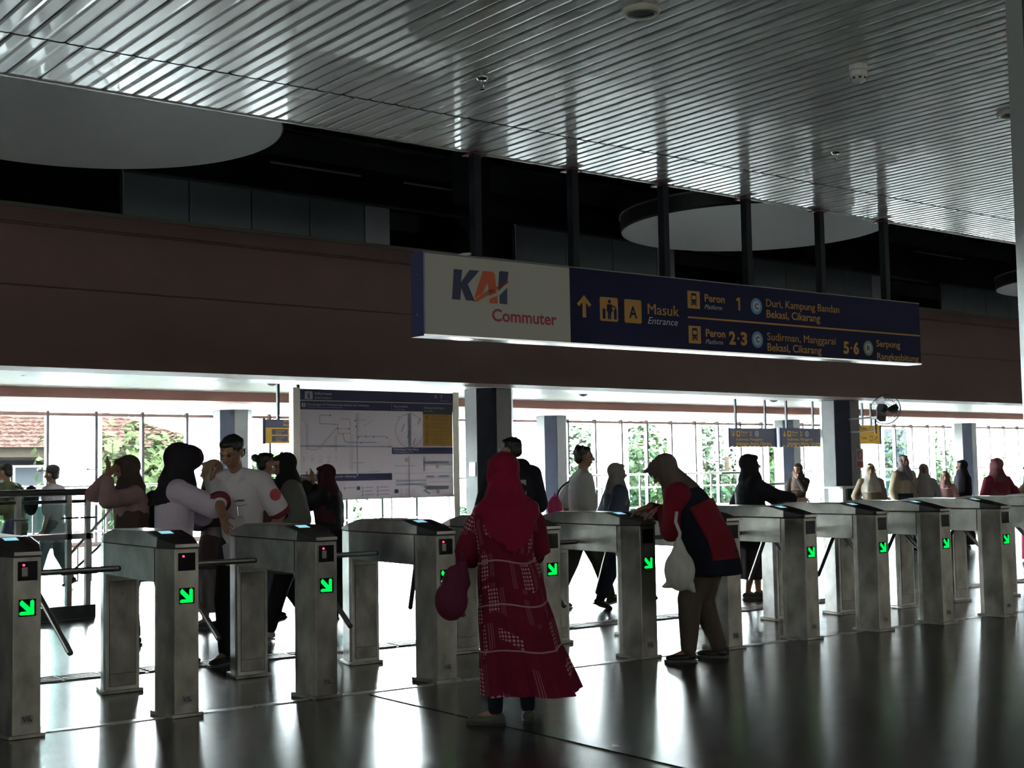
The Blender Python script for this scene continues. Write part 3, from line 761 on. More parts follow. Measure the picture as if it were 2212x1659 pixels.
for k in range(16): mline(ln, [(330 + 13*k,790 - 16*k),(362 + 13*k,780 - 16*k)], .003); mline(ln, [(715,620 + 15*k),(748,620 + 15*k)], .003); mline(ln, [(800,350 + 15*k),(835,350 + 15*k)], .003); mline(ln, [(515,640 + 12*k),(540,640 + 12*k)], .003)
for k in range(13): mline(ln, [(820 + 27*k,640),(820 + 27*k,615)], .004); mline(ln, [(660 + 30*k,715),(660 + 30*k,698)], .004)
for u, v in ((470,375),(558,540),(692,545),(775,440),(905,640),(1003,645),(1170,655),(780,515),(808,650),(845,720)): B.circ(dkp, mx(u), mz(v), .010, .004, 10)
for c in range(5):
    for k in range(6):
        if (c*7 + k*3) % 5: mline(ln, [(140 + 95*c, 880 + 16*k), (140 + 95*c + 30 + 8*((k*c) % 4), 880 + 16*k)], .004)
for k in range(9): mline(ln, [(1180, 680 + 26*k), (1215, 680 + 26*k)], .004)
# round locality map
cxm, czm = mx(1462), mz(560)
B.ring(M(), cxm, czm, .223, .228, .003, 48).build('locality_ring', mat('map dark print', (.07,.065,.085), .5), t); mline(ltb, [(1462,345),(1462,775)], .05); mline(wh, [(1310,640),(1450,560),(1570,450)], .010); mline(wh, [(1570,450),(1640,600)], .008); mline(wh, [(1365,730),(1490,745)], .012)
for k in range(22): B.circ(dkp, mx(1320 + (k*71) % 290), mz(380 + (k*97) % 370), .008, .004, 8)
# station plan
for pts, wd in (([(1650,905),(1650,1095)], .03), ([(1660,980),(1985,980)], .034), ([(1265,1020),(1530,1018)], .010), ([(1450,895),(1450,1440)], .02), ([(1640,1015),(2040,1015)], .008), ([(1640,1300),(1980,1300)], .02), ([(1640,1340),(1720,1390)], .03),
                ([(1280,1215),(1680,1215)], .020), ([(1280,1262),(1680,1262)], .022), ([(1660,1325),(1975,1322)], .03), ([(1675,1165),(1780,1165)], .03), ([(1845,1165),(1985,1165)], .03)):
    mline(ltb, pts, wd)
for v in (1118, 1195, 1240): mline(ln, [(1250,v),(2040,v)], .004)
for u, v in ((1825,1030),(1415,945),(1830,1365)): B.circ(M(), mx(u), mz(v), .03, .004, 18).build('plan_marker', mat('map dull amber', (.46,.34,.24), .5), t)
# legend of the lower left and the plan
for c, r_ in ((640,1292),(855,1292),(1045,1292),(855,1338),(1045,1336),(855,1385),(1045,1384),(200,1300),(200,1350)):
    B.circ(ltb, mx(c), mz(r_), .018, .004, 14); mline(ln, [(c + 28, r_ - 4), (c + 110 + (r_ % 7)*6, r_ - 4)], .010)
B.rect(nav, mx(783), mx(825), mz(1318), mz(1272), .004); B.rect(nav, mx(1258), mx(1308), mz(1372), mz(1322), .004)
for k in range(5):
    for c in range(3): mline(ln, [(1320 + 80*c, 1325 + 18*k), (1365 + 80*c, 1325 + 18*k)], .004)
nav.build('blue_print', mat('map navy', (.045,.045,.13), .5), t); wh.build('white_print', white_ink, t); yl.build('exit_panel', mat('map amber', (.58,.31,.045), .5), t)
ln.build('map_lines', mat('map line mauve', (.30,.24,.28), .5), t); dkp.build('dark_print', mat('map dark print', (.07,.065,.085), .5), t); ltb.build('blue_map_print', mat('map dull blue', (.30,.31,.38), .5), t); redp.build('red_print', kr, t)

# ------------------------------------------------------------------ small signs over the stairs
grey_blue = mat('platform sign slate', (.115,.11,.18), .5)
gold_b = mat('bright sign yellow', (.80,.45,.06), .5)
def small_sign(x, y, z0, z1, wd, label, kind):
    t = thing('platform_sign', label, 'sign', (x, y, z0))
    h = z1 - z0
    M().box(-.0, wd, 0, .1, 0, h).build('box', {'two': grey_blue, 'yellow': gold_b, 'exit': grey_blue}[kind], t)
    M().box(-.05, 0, -.01, .11, -.01, h + .01).build('end_cap', navy, t); M().box(wd, wd + .05, -.01, .11, -.01, h + .01).build('end_cap', navy, t)
    for a in (.25, wd - .25): M().box(a - .02, a + .02, .03, .07, h, 2.89 - z0 if y < 21 else 2.825 - z0).build('hanger', dark_steel, t)
    P = Plane((0,-.0,0), (1,0,0), (0,0,1), (0,-1,0)); g = M(); wti = M(); dd = M(); k = h/.40
    if kind == 'two':
        P.poly(g, [(.10*k,.25*k),(.13*k,.25*k),(.13*k,.33*k),(.10*k,.33*k)]); P.poly(g, [(.06*k,.26*k),(.115*k,.21*k),(.17*k,.26*k)])
        P.rrect(g, .21*k, .33*k, .22*k, .34*k, .01); P.rrect(dd, .24*k, .30*k, .25*k, .32*k, .01, .004)
        P.text(g, 'Peron', .37*k, .29*k, .05*k, .20*k); P.text(wti, 'Platform', .37*k, .235*k, .03*k, .17*k, 0)
        P.text(g, '2', .64*k, .24*k, .09*k, .075*k, .02); P.ring(wti, .88*k, .28*k, .035*k, .065*k); P.circ(wti, .88*k, .28*k, .022*k)
        P.text(g, 'Sudirman, Manggarai', .20*k, .135*k, .055*k, .86*k, .006); P.text(g, 'Jatinegara, Bekasi, Cikarang', .20*k, .045*k, .055*k, 1.15*k)
        for j in range(int(wd/.14)): P.poly(g, [(.02 + .14*j, 0), (.07 + .14*j, 0), (.12 + .14*j, .03*k), (.07 + .14*j, .03*k)])
    elif kind == 'yellow':
        for b in (.27, .07):
            P.line(dd, [(.42*k,(b)*k),(.52*k,(b)*k),(.52*k,(b+.10)*k),(.42*k,(b+.10)*k),(.42*k,b*k)], .012)
            P.line(dd, [(.60*k,(b+.01)*k),(.68*k,(b+.09)*k)], .014); P.line(dd, [(.63*k,(b+.09)*k),(.68*k,(b+.09)*k),(.68*k,(b+.04)*k)], .014)
        P.text(dd, 'Keluar', .08*k, .31*k, .06*k, .26*k); P.text(dd, 'Toilet', .08*k, .10*k, .06*k, .24*k)
    else:
        P.rect(g, 0, wd, 0, .26*k, .001); 
        for b in (.145, .03):
            P.rect(dd, .12*k, wd, (b)*k, (b+.09)*k, .003); P.text(g, 'Keluar', .2*k, (b+.05)*k, .025*k, .16*k, d=.005); P.text(g, 'Exit', .2*k, (b+.012)*k, .025*k, .1*k, d=.005); P.rect(g, .42*k, .5*k, (b+.01)*k, (b+.08)*k, .005)
        P.text(g, 'Serpong, Merak', .34*k, .36*k, .035*k, .40*k); P.text(g, 'Rangkasbitung', .34*k, .29*k, .035*k, .40*k)
    g.build('yellow_print', gold_b, t); 
    if wti.v: wti.build('white_print', white_ink, t)
    if dd.v: dd.build('dark_print', grey_blue if kind != 'yellow' else charcoal, t)
small_sign(20.86, 18.0, 1.845, 2.235, 1.45, 'left one of two slate platform 2 signs over the far stairs', 'two')
small_sign(22.52, 18.0, 1.845, 2.245, 1.42, 'right one of two slate platform 2 signs, partly behind the fan pillar', 'two')
small_sign(24.70, 17.6, 1.895, 2.31, .82, 'yellow direction sign just right of the fan pillar', 'yellow')
small_sign(9.97, 17.8, 1.91, 2.28, .85, 'blue and amber exit sign left of the information board', 'exit')

# ------------------------------------------------------------------ wall fan on the pillar
FX, FY, FZ = 20.05, 13.72, 2.385
t = thing('wall_fan', 'black caged wall fan bracketed to the pillar', 'fan', (FX, FY, FZ))
m = M(); fr = .265
M().tube([(.25,.92,-.12),(-.20,.05,-.12),(-.20,.05,-.42)], .018, 8).tube([(.25,.92,-.36),(-.2,.05,-.36)], .012, 8).build('bracket', dark_steel, t)
M().box(-.22,.05,.0,.12,-.16,-.10).build('switch_box', charcoal, t, bevel=.01)
M().tube([(-.11,.07,-.10),(-.11,.06,.05)], .02, 8).build('neck', dark_steel, t)
ax = Vector((.95,.28,-.14)).normalized(); ua = ax.cross(Vector((0,0,1))).normalized(); va = ua.cross(ax)
cc = Vector((.04,.0,.02))
ring = lambda r, d: [cc + ax*d + ua*(r*math.cos(2*math.pi*k/40)) + va*(r*math.sin(2*math.pi*k/40)) for k in range(41)]
cage = M()
for r, d in ((fr,0),(fr*.98,.05),(fr*.72,.085),(fr*.4,.10),(fr*.72,-.07),(fr*.4,-.085)): cage.tube(ring(r, d), .0035 if r < fr else .007, 5)
for k in range(28):
    q = 2*math.pi*k/28; q2 = q + .5
    pt = lambda r, d, qq: cc + ax*d + ua*(r*math.cos(qq)) + va*(r*math.sin(qq))
    cage.tube([pt(.04,.102,q), pt(fr*.5,.098,q+.2), pt(fr*.85,.07,q+.42), pt(fr,.0,q2)], .0022, 4); cage.tube([pt(.05,-.09,q), pt(fr*.6,-.08,q), pt(fr,0,q)], .0022, 4)
cage.build('cage', black, t)
M().tube([cc - ax*.27, cc - ax*.09], [.06,.078], 16).build('motor', black, t)
bl_ = M()
for k in range(3):
    q = 2*math.pi*k/3
    a = [cc + ax*dz + ua*(r*math.cos(q+w_)) + va*(r*math.sin(q+w_)) for r, w_, dz in ((.04,-.5,-.01),(.15,-.55,-.035),(.23,-.35,-.035),(.24,.1,0),(.21,.5,.03),(.12,.6,.025),(.04,.5,.01))]
    bl_.loft([a, [p + ax*.003 for p in a]])
bl_.build('blades', charcoal, t); M().tube([cc - ax*.05, cc + ax*.045], [.05,.035], 16).build('hub', black, t)

# small notice plate and cart by the pillar
t = thing('notice_plate', 'small prohibition notice on the grey face of the fan pillar', 'notice', (20.56, 14.639, 1.37))
M().box(-.11,.11,-.012,0,0,.36).build('plate', mat('notice grey', (.35,.33,.33), .5), t)
P = Plane((0,-.012,0), (1,0,0), (0,0,1), (0,-1,0)); m = M(); P.ring(m, 0, .24, .055, .08); P.line(m, [(-.05,.29),(.05,.19)], .016); P.rect(m, -.09, .09, .02, .12, .002); m.build('red_print', mat('notice red', (.30,.05,.05), .5), t)
t = thing('notice_plate', 'small pale notice on the silver face of the pillar beside the information board', 'notice', (11.729, 14.95, 1.36), R(-90))
M().box(-.07,.07,-.012,0,0,.2).build('plate', mat('notice pale', (.5,.5,.47), .5), t); P = Plane((0,-.012,0), (1,0,0), (0,0,1), (0,-1,0)); m = M(); P.rrect(m, -.03, .03, .08, .15, .01); P.rect(m, -.045, .045, .03, .05); m.build('print', grey_clad, t)
t = thing('lectern', 'small white topped security stand beside the fan pillar', 'stand', (19.30, 14.1, 0))
M().box(-.28,.28,-.2,.2,1.02,1.06).build('top', white_pl, t, bevel=.01); M().box(-.22,-.14,-.15,.15,0,1.02).build('side_panel', white_pl, t); M().box(-.14,.24,.08,.14,0,1.02).build('back_panel', charcoal, t); M().box(-.14,.05,-.15,.08,.60,.80).build('drawer', mat('grey box', (.3,.28,.25), .5), t)
# ------------------------------------------------------------------ railings
rail_st = mat('railing steel', (.30,.29,.285), .3, 1)
tint = glass('greenish rail glass', (.80,.93,.90), .08)
t = thing('glass_railing', 'near glass railing with thick steel handrail at the left edge of the photo', 'railing', (2.6, 13.4, 0))
Lx = 2.87
M().box(0, Lx, -.10, .10, 0, .13).build('kerb', charcoal, t)
M().tube([(0,0,1.285),(Lx + .03,0,1.285)], .036, 12).build('handrail', rail_st, t); M().tube([(0,0,1.19),(Lx,0,1.19)], .018, 8).build('rail', rail_st, t); M().box(0, Lx, -.03, .03, .80, .86).build('rail', rail_st, t)
for x in (.2, .95, 1.75, 2.10, 2.62, 2.82):
    p = M().box(x - .025, x + .025, -.03, .03, .13, 1.255).build('post', rail_st, t)
    for z in (.45, 1.02): M().tube([(x - .09,-.04,z),(x + .09,-.04,z)], .012, 6).build('clamp', rail_st, p)
for a, b in ((.25,.90),(1.0,1.70),(2.13,2.59)):
    M().box(a, b, -.046, -.036, .16, .78).box(a, b, -.046, -.036, .88, 1.16).build('glass_panel', tint, t)
def far_rail(x0, x1, y, label, ztop=1.27, zm=.90, glassy=True):
    t = thing('glass_railing', label, 'railing', (x0, y, 0)); L = x1 - x0
    M().tube([(0,0,ztop),(L,0,ztop)], .028, 8).build('handrail', rail_st, t); M().tube([(0,0,zm),(L,0,zm)], .018, 8).build('rail', rail_st, t); M().tube([(0,0,.34),(L,0,.34)], .018, 8).build('rail', rail_st, t)
    n = max(1, round(L/1.6))
    for k in range(n + 1):
        x = L*k/n
        M().box(x - .02, x + .02, -.02, .02, 0, ztop).build('post', rail_st, t)
    if glassy:
        for k in range(n): M().box(L*k/n + .08, L*(k+1)/n - .08, .0, .008, .38, zm - .05).build('glass_panel', tint, t)
far_rail(2, 12.6, 26.4, 'far glass railing along the window wall at the left of the photo')
far_rail(14.6, 21.8, 26.4, 'far glass railing along the window wall behind the information board')
far_rail(23.7, 31.2, 26.4, 'far glass railing along the window wall right of the middle far pillar')
far_rail(33.4, 41, 26.4, 'far glass railing along the window wall behind the fan pillar')
far_rail(43.4, 56, 26.4, 'far glass railing along the window wall at the right edge of the photo')
def stair_rail(x0, z0, x1, z1, y, label, nb=6):
    t = thing('stair_railing', label, 'railing', (x0, y, 0)); L = x1 - x0
    ext = .9 if z1 > z0 else 0
    M().tube([(0,0,z0),(L,0,z1),(L + ext,0,z1)] if ext else [(-.9,0,z0),(0,0,z0),(L,0,z1)], .024, 8).build('handrail', rail_st, t)
    dz = .38
    M().tube([(0,0,max(.05,z0 - dz)),(L,0,max(.05,z1 - dz))], .018, 8).build('lower_rail', rail_st, t)
    for k in range(nb + 1):
        a = k/nb; z = z0 + (z1-z0)*a
        M().tube([(L*a,0,0),(L*a,0,z)], .011, 6).build('baluster', rail_st, t)
stair_rail(6.95, .30, 7.72, 1.08, 18.0, 'sloping stair handrail left of the woman with raised hands', 4)
stair_rail(21.67, 1.31, 22.9, .55, 18.2, 'sloping stair handrail between the two slate platform signs', 8)
stair_rail(25.9, 1.08, 27.1, .35, 18.2, 'sloping stair handrail right of the fan pillar', 8)
stair_rail(23.35, 1.05, 24.3, .35, 18.4, 'sloping stair handrail just left of the fan pillar', 7)

# ------------------------------------------------------------------ outside
struct(M().box(-60, 160, YG + .3, 170, -7.2, -7), 'ground', mat('pale outdoor paving', (0.03,0.03,0.027), .9, 0, 0))
ext_w = mat('white exterior column', (.80,.82,.84), .6)
for k in range(-1, 13):
    x = .394*32.4 - .58 + 3.72*k
    t = thing('exterior_column', 'white exterior column standing outside the glass wall', 'column', (x, 32.1, -7), 0, 'white exterior columns')
    M().box(0, 1.16, 0, .6, 0, 12).build('shaft', ext_w, t)
    M().box(-.04, 1.20, -.04, .64, 0, .5).build('plinth', ext_w, t)
def leaf_mat(name, c):
    m = bpy.data.materials.new(name); m.use_nodes = True
    nt = m.node_tree; b = nt.nodes['Principled BSDF']; L = nt.links.new
    oi = nt.nodes.new('ShaderNodeTexCoord'); n = nt.nodes.new('ShaderNodeTexNoise'); n.inputs['Scale'].default_value = 1.4
    L(oi.outputs['Object'], n.inputs['Vector']); r = nt.nodes.new('ShaderNodeValToRGB')
    r.color_ramp.elements[0].position = .35; r.color_ramp.elements[1].position = .65
    r.color_ramp.elements[0].color = (*[q*.6 for q in c], 1); r.color_ramp.elements[1].color = (*[min(1, q*1.3) for q in c], 1)
    L(n.outputs['Fac'], r.inputs[0]); L(r.outputs[0], b.inputs['Base Color'])
    b.inputs['Roughness'].default_value = .8; b.inputs['Specular IOR Level'].default_value = 0
    b.inputs['Transmission Weight'].default_value = 0
    return m
leafA = leaf_mat('light green leaves', (0.00611,0.00875,0.00363)); leafB = leaf_mat('mid green leaves', (0.00429,0.00693,0.0038))
bark = mat('bark', (.008,.006,.004), .9, 0, 0)
rnd = random.Random(5)
def tree(x, y, ztop, rx, rz, label, lm, n=3000, ls=.48):
    t = thing('broadleaf_tree', label, 'tree', (x, y, -7), 0, 'trees outside the glass wall')
    h = ztop + 7
    tr = M().tube([(0,0,0),(.1,.05,h*.4),(0,0,h*.72)], [.30,.22,.12], 8)
    cl = []
    for k in range(11):
        a = rnd.uniform(0, 6.28); q = rnd.uniform(.25, .8)
        c = Vector((rx*q*math.cos(a), rx*q*math.sin(a), h - rz + rz*rnd.uniform(-.55, .62))); cl.append((c, rnd.uniform(.34,.52)))
        tr.tube([(0,0,h*.45 + .1*k), tuple(c*.6 + Vector((0,0,h*.16))), tuple(c)], [.09,.06,.03], 5)
    cl.append((Vector((0,0,h - rz*.6)), .55))
    tr.build('trunk', bark, t)
    f = M()
    for k in range(n):
        c, q = cl[k % len(cl)]
        d = Vector((rnd.gauss(0,1), rnd.gauss(0,1), rnd.gauss(0,1))).normalized()*rnd.uniform(.55, 1)
        p = c + Vector((d.x*rx*q, d.y*rx*q, d.z*rz*q*.8))
        nrm = (d + Vector((rnd.uniform(-.8,.8), rnd.uniform(-.8,.8), rnd.uniform(0,1)))).normalized()
        a = nrm.orthogonal().normalized(); b = nrm.cross(a); th = rnd.uniform(0, 6.28)
        a, b = a*math.cos(th) + b*math.sin(th), b*math.cos(th) - a*math.sin(th)
        s_ = ls*rnd.uniform(.5, 1.1)
        f.add([p - a*s_*.5, p - b*s_*.28 + nrm*.04, p + a*s_*.5, p + b*s_*.28 + nrm*.04], [(0,1,2,3)])
    f.build('foliage', lm, t)
TR = [(10.5,43,1.35,4.2,4.2,0,'low light green tree below the tiled roof at the far left'),(19.0,42,2.6,4.0,4.6,0,'light green tree below the tiled roof behind the woman officer'),(27.0,46,2.2,3.2,4.5,0,'light green tree behind the guard and the exit sign'),
      (25.9,38,-.8,3.0,4,0,'low leafy tree seen under the information board'),(33.4,42,-.5,3,4,1,'low tree seen under the right end of the information board'),(39.2,42,3.8,3.0,5.4,1,'tree behind the person in the white shirt with the pink bag'),(45.8,44,3.3,3.5,5.2,0,'light tree behind the person leaning on the gate'),
      (53,46,4.3,3.6,6.4,1,'tall tree left of the two platform signs'),(59.8,46,3.9,3.1,6,0,'light tree seen under the platform signs'),(67,49,3.4,3.3,6,1,'tree just right of the fan pillar'),(79.5,52,5.4,4.4,6.5,1,'tall thin tree behind the women in beige'),(92,56,1.6,4.6,4,0,'low tree behind the woman in black'),(103,56,2.4,4.5,5,1,'tree at the right edge of the photo')]
for x, y, z, rx, rz, k, lab in TR: tree(x, y, z + 1.2, rx, rz, lab, leafA if k == 0 else leafB)
# tiled-roof hall at the far left
roof_m = bpy.data.materials.new('red brown roof tiles'); roof_m.use_nodes = True
nt = roof_m.node_tree; b_ = nt.nodes['Principled BSDF']; b_.inputs['Roughness'].default_value = .9; b_.inputs['Specular IOR Level'].default_value = 0
tc = nt.nodes.new('ShaderNodeTexCoord'); wv = nt.nodes.new('ShaderNodeTexWave'); wv.bands_direction = 'Z'; wv.inputs['Scale'].default_value = 1.6; wv.inputs['Distortion'].default_value = 6; wv.inputs['Detail Scale'].default_value = 3
rp = nt.nodes.new('ShaderNodeValToRGB'); rp.color_ramp.elements[0].color = (.0018,.0010,.0008,1); rp.color_ramp.elements[1].color = (.0062,.0038,.0032,1)
nt.links.new(tc.outputs['Object'], wv.inputs['Vector']); nt.links.new(wv.outputs['Fac'], rp.inputs[0]); nt.links.new(rp.outputs[0], b_.inputs['Base Color'])
t = thing('pavilion', 'wide hall with red brown hipped tile roof beyond the trees at the left', 'building', (5, 62, -7))
M().add([(-20,-2,9.9),(26.5,-2,9.9),(26.5,24,9.9),(-20,24,9.9),(-8,11,15.0),(15,11,15.0)], [(0,1,5,4),(1,2,5),(2,3,4,5),(3,0,4),(3,2,1,0)]).build('roof', roof_m, t)
M().box(-19.5,26.0,-1.5,23.5,9.45,9.88).build('eave_board', mat('cream eaves', (0.00468,0.00396,0.00288), .8, 0, 0), t)
M().box(-18,24.5,0,22,0,9.45).build('wall', mat('hall wall', (0.00216,0.00216,0.00216), .8, 0, 0), t)
for k in range(16):
    f = M().box(-16 + 2.5*k, -14.5 + 2.5*k, -.06, .0, 7.4, 9.1).build('window', charcoal, t)
    M().box(-15.9 + 2.5*k, -14.6 + 2.5*k, -.09, -.06, 7.5, 9.0).build('pane', mat('bright window pane', (0.00576,0.00648,0.0072), .6, 0, 0), f)
t = thing('office_block', 'pale office block with blue windows far off at the right', 'building', (120, 88, -7))
M().box(0, 16, 0, 10, 0, 12.5).build('wall', mat('pale wall', (0.00504,0.00522,0.00576), .8, 0, 0), t)
for k in range(5):
    for j in range(3): M().box(.8 + 3*k, 3 + 3*k, -.05, 0, 2.2 + 3.2*j, 4 + 3.2*j).build('window', mat('blue window', (0.00144,0.00252,0.00468), .6, 0, 0), t)
# ------------------------------------------------------------------ people
def ik(s, w, l1, l2, hint):
    d = w - s; L = min(d.length, (l1 + l2)*.998); d = d.normalized()
    w = s + d*L
    a = (l1*l1 - l2*l2 + L*L)/(2*L); h = math.sqrt(max(0, l1*l1 - a*a))
    hp = hint - d*hint.dot(d)
    hp = hp.normalized() if hp.length > 1e-5 else d.orthogonal().normalized()
    return s + d*a + hp*h, w
def skin_mat(n='skin'): return mat('skin warm brown', (.30,.155,.095), .5)
SK = skin_mat()
HAIR = mat('black hair', (.012,.010,.009), .45)
EYE = mat('dark eye', (.02,.015,.012), .2); LIP = mat('lip', (.25,.09,.075), .5)
def cloth(name, c, rough=.85, k=.12): return mat(name, c, rough, 0, .2, noise=(9, k, (1,1,.4)), bump=.42)

class Person:
    """joints of one posed figure; local +Y is the way it faces, +X its right hand"""
    def __init__(s, label, x, y, turn, H, female=True, lean=0, side=0, nod=0, look=0, feet=((-.06,0,0),(.06,0,0)), hands=(None,None), curl=(.5,.5), bulk=1.0, drop=0, elbow=((-.6,-.6,-.3),(.6,-.6,-.3)), fine=False, hdir=(None,None), cat='person', name='person'):
        s.t = thing(name, label, cat, (x, y, 0), R(turn - 39.9)); s.H = H; s.fine = fine; s.fem = female; s.b = bulk
        h = H
        s.rot = Matrix.Rotation(-R(lean), 3, 'X') @ Matrix.Rotation(R(side), 3, 'Y')
        s.pel = Vector((0, -.10*math.sin(R(lean)), .515 - drop))*h
        s.u = s.rot @ Vector((0,0,1)); s.fw = s.rot @ Vector((0,1,0)); s.rx = s.rot @ Vector((1,0,0))
        s.sc = s.pel + s.u*.288*h
        s.nb = s.pel + s.u*.318*h
        s.hr = s.rot @ Matrix.Rotation(R(look), 3, 'Z') @ Matrix.Rotation(-R(nod), 3, 'X')
        s.hc = s.nb + (s.rot @ Matrix.Rotation(-R(nod*.55), 3, 'X')) @ Vector((0,.012,.098))*h
        sw = (.098 if female else .112)*(.5 + .5*bulk)
        s.sh = [s.sc - s.rx*sw*h - s.u*.012*h, s.sc + s.rx*sw*h - s.u*.012*h]
        s.hip = [s.pel + Vector((q*.052*h, 0, -.01*h)) for q in (-1, 1)]
        s.ank = []; s.kn = []; s.ft = feet
        for k in (0, 1):
            fx, fy, fz = feet[k][:3]
            a = Vector((fx*h, fy*h, (.045 + fz)*h))
            kn, a = ik(s.hip[k], a, .2335*h, .2335*h, Vector((0,1,0)))
            s.ank.append(a); s.kn.append(kn)
        s.el = []; s.wr = []; s.curl = curl; s.hdir = []
        for k in (0, 1):
            q = -1 if k == 0 else 1
            tgt = hands[k]
            if tgt is None: tg = s.sh[k] + Vector((q*.035, .015, -.315))*h
            else: tg = Vector(tgt)*h
            e, w_ = ik(s.sh[k], tg, .172*h, .152*h, Vector(elbow[k]) if tgt is not None else Vector((q*.3,-1,0)))
            s.el.append(e); s.wr.append(w_); s.hdir.append(Vector(hdir[k]).normalized() if hdir[k] else (w_ - e).normalized())
    def P(s, v):            # head frame, units of H
        return s.hc + s.hr @ (Vector(v)*s.H)
    def head(s, m):
        h = s.H; r = lambda *a: tuple(q*h for q in a)
        m.ell(s.P((0,-.008,.014)), r(.0465,.057,.053), s.hr); m.ell(s.P((0,.010,-.020)), r(.038,.042,.045), s.hr)
        m.ell(s.P((0,.030,-.052)), r(.020,.017,.014), s.hr, 10, 8); m.ell(s.P((0,.042,.012)), r(.030,.012,.010), s.hr, 10, 8)
        m.cone(s.P((0,.048,.004)), s.P((0,.062,-.019)), .0055*h, .0088*h, 10)
        m.ell(s.P((0,.048,-.036)), r(.0165,.008,.0065), s.hr, 10, 6)
        for q in (-1, 1):
            m.ell(s.P((q*.047,-.006,-.008)), r(.006,.013,.018), s.hr, 10, 6); m.ell(s.P((q*.024,.036,-.014)), r(.014,.012,.012), s.hr, 10, 6)
    def hand(s, m, k, L=.098):
        h = s.H; q = -1 if k == 0 else 1
        d = s.hdir[k]; w_ = s.wr[k]; c = s.curl[k]
        side = d.cross(s.fw if abs(d.dot(s.fw)) < .9 else s.u); side = (side*1 if side.length > .1 else s.rx.copy()).normalized()
        pn = d.cross(side).normalized()
        if (pn.dot(-s.rx*q) < 0): pn = -pn
        # palm side points inwards; the thumb leaves the front edge
        th = side if side.dot(s.fw + s.u*.3) > 0 else -side
        pc = w_ + d*.026*h
        rt = Matrix((th, d, pn)).transposed()
        m.ell(pc + d*.006*h, (.0245*h, .034*h, .0115*h), rt, 12, 8)
        m.cone(w_ - d*.01*h, w_ + d*.02*h, .0155*h, .017*h, 10, e=.8)
        for j, (o, ln) in enumerate(((.0185,.043),(.0065,.048),(-.0058,.045),(-.0175,.036))):
            b = pc + d*.030*h + th*o*h
            sp = th*(o*5.5)
            d1 = (d + sp*.9 + pn*c*.75).normalized(); d2 = (d + sp*.7 + pn*c*2.2).normalized()
            p1 = b + d1*ln*h*.52; p2 = p1 + d2*ln*h*.48
            rr = .0053*h
            m.cone(b - d*.012*h, p1, rr*1.08, rr, 8); m.cone(p1, p2, rr, rr*.82, 8)
        b = w_ + d*.014*h + th*.014*h
        d1 = (d*.75 + th*.85 + pn*(.25 + c*.3)).normalized(); d2 = (d + th*.25 + pn*(.3 + c*.6)).normalized()
        p1 = b + d1*.030*h; p2 = p1 + d2*.026*h
        m.cone(b, p1, .0085*h, .0066*h, 8); m.cone(p1, p2, .0066*h, .005*h, 8)
    def body(s, mat_=None, feet=True):
        h = s.H; m = M(); s.head(m)
        m.cone(s.nb - s.u*.03*h, s.hc - s.hr @ Vector((0,.004,.035))*h, .032*h, .029*h)
        s.torso(m, -.004)
        for k in (0, 1):
            m.cone(s.sh[k], s.el[k], .030*h, .0235*h); m.cone(s.el[k], s.wr[k], .0235*h, .0155*h); s.hand(m, k)
            m.cone(s.hip[k], s.kn[k], .052*h, .034*h); m.cone(s.kn[k] , s.kn[k]*.62 + s.ank[k]*.38 + Vector((0,-.008*h,0)), .033*h, .033*h); m.cone(s.kn[k]*.62 + s.ank[k]*.38 + Vector((0,-.008*h,0)), s.ank[k], .033*h, .019*h)
            if feet:
                a, f, tt = s.foot(k)
                m.cone(a, a.lerp(tt, .72), .017*h, .010*h, e=1)
                m.ell(a - Vector((0,0,.022*h)), (.018*h,.022*h,.016*h))
        o = m.build('body', mat_ or SK, s.t, remesh=.0048 if s.fine else .0075, it=2 if not s.fine else 3)
        e = M()
        for q in (-1, 1): e.ell(s.P((q*.0185,.0445,.0005)), (.0085*h,.004*h,.0042*h), s.hr, 10, 6)
        e.build('eyes', EYE, s.t, smooth=True)
        e = M()
        for q in (-1, 1): e.cone(s.P((q*.008,.0505,.013)), s.P((q*.029,.0455,.0145)), .0026*h, .0018*h, 6)
        e.build('eyebrows', HAIR, s.t, smooth=True)
        return o
    def foot(s, k):
        fx, fy, fz = s.ft[k][:3]; pit = s.ft[k][3] if len(s.ft[k]) > 3 else 0; yaw = s.ft[k][4] if len(s.ft[k]) > 4 else (8 if k else -8)*-1
        f = Matrix.Rotation(R(yaw), 3, 'Z') @ Matrix.Rotation(R(pit), 3, 'X') @ Vector((0,1,0))
        dn = Matrix.Rotation(R(yaw), 3, 'Z') @ Matrix.Rotation(R(pit), 3, 'X') @ Vector((0,0,-1))
        a = s.ank[k]
        return a, f, a + f*.092*s.H + dn*.024*s.H
    def torso(s, m, g, lo=-.07, hi=.30):
        h = s.H; b = s.b
        prof = [(-.075,.088,.068),(-.03,.094,.075),(.02,.088,.068),(.09,.078,.058),(.16,.088,.063),(.215,.096,.066),(.262,.092,.058),(.292,.066,.046),(.312,.036,.036)]
        if not s.fem: prof = [(-.075,.086,.064),(-.03,.088,.068),(.02,.084,.062),(.09,.084,.060),(.16,.096,.066),(.215,.106,.068),(.262,.102,.060),(.292,.070,.048),(.312,.036,.036)]
        rings = []
        for d, rx, ry in prof:
            if d < lo - .03 or d > hi + .03: continue
            c = s.pel + s.u*d*h if d > 0 else s.pel + Vector((0,0,d*h))
            ax, fy = (s.rx, s.fw) if d > 0 else (Vector((1,0,0)), Vector((0,1,0)))
            kx = (rx*b + g)*h; ky = (ry*b + g)*h
            if d > .27: kx = (rx*(.5+.5*b) + g)*h; ky = (ry*(.5+.5*b) + g)*h
            rings.append([c + ax*(kx*math.cos(q)) + fy*(ky*math.sin(q)) for q in [2*math.pi*i/24 for i in range(24)]])
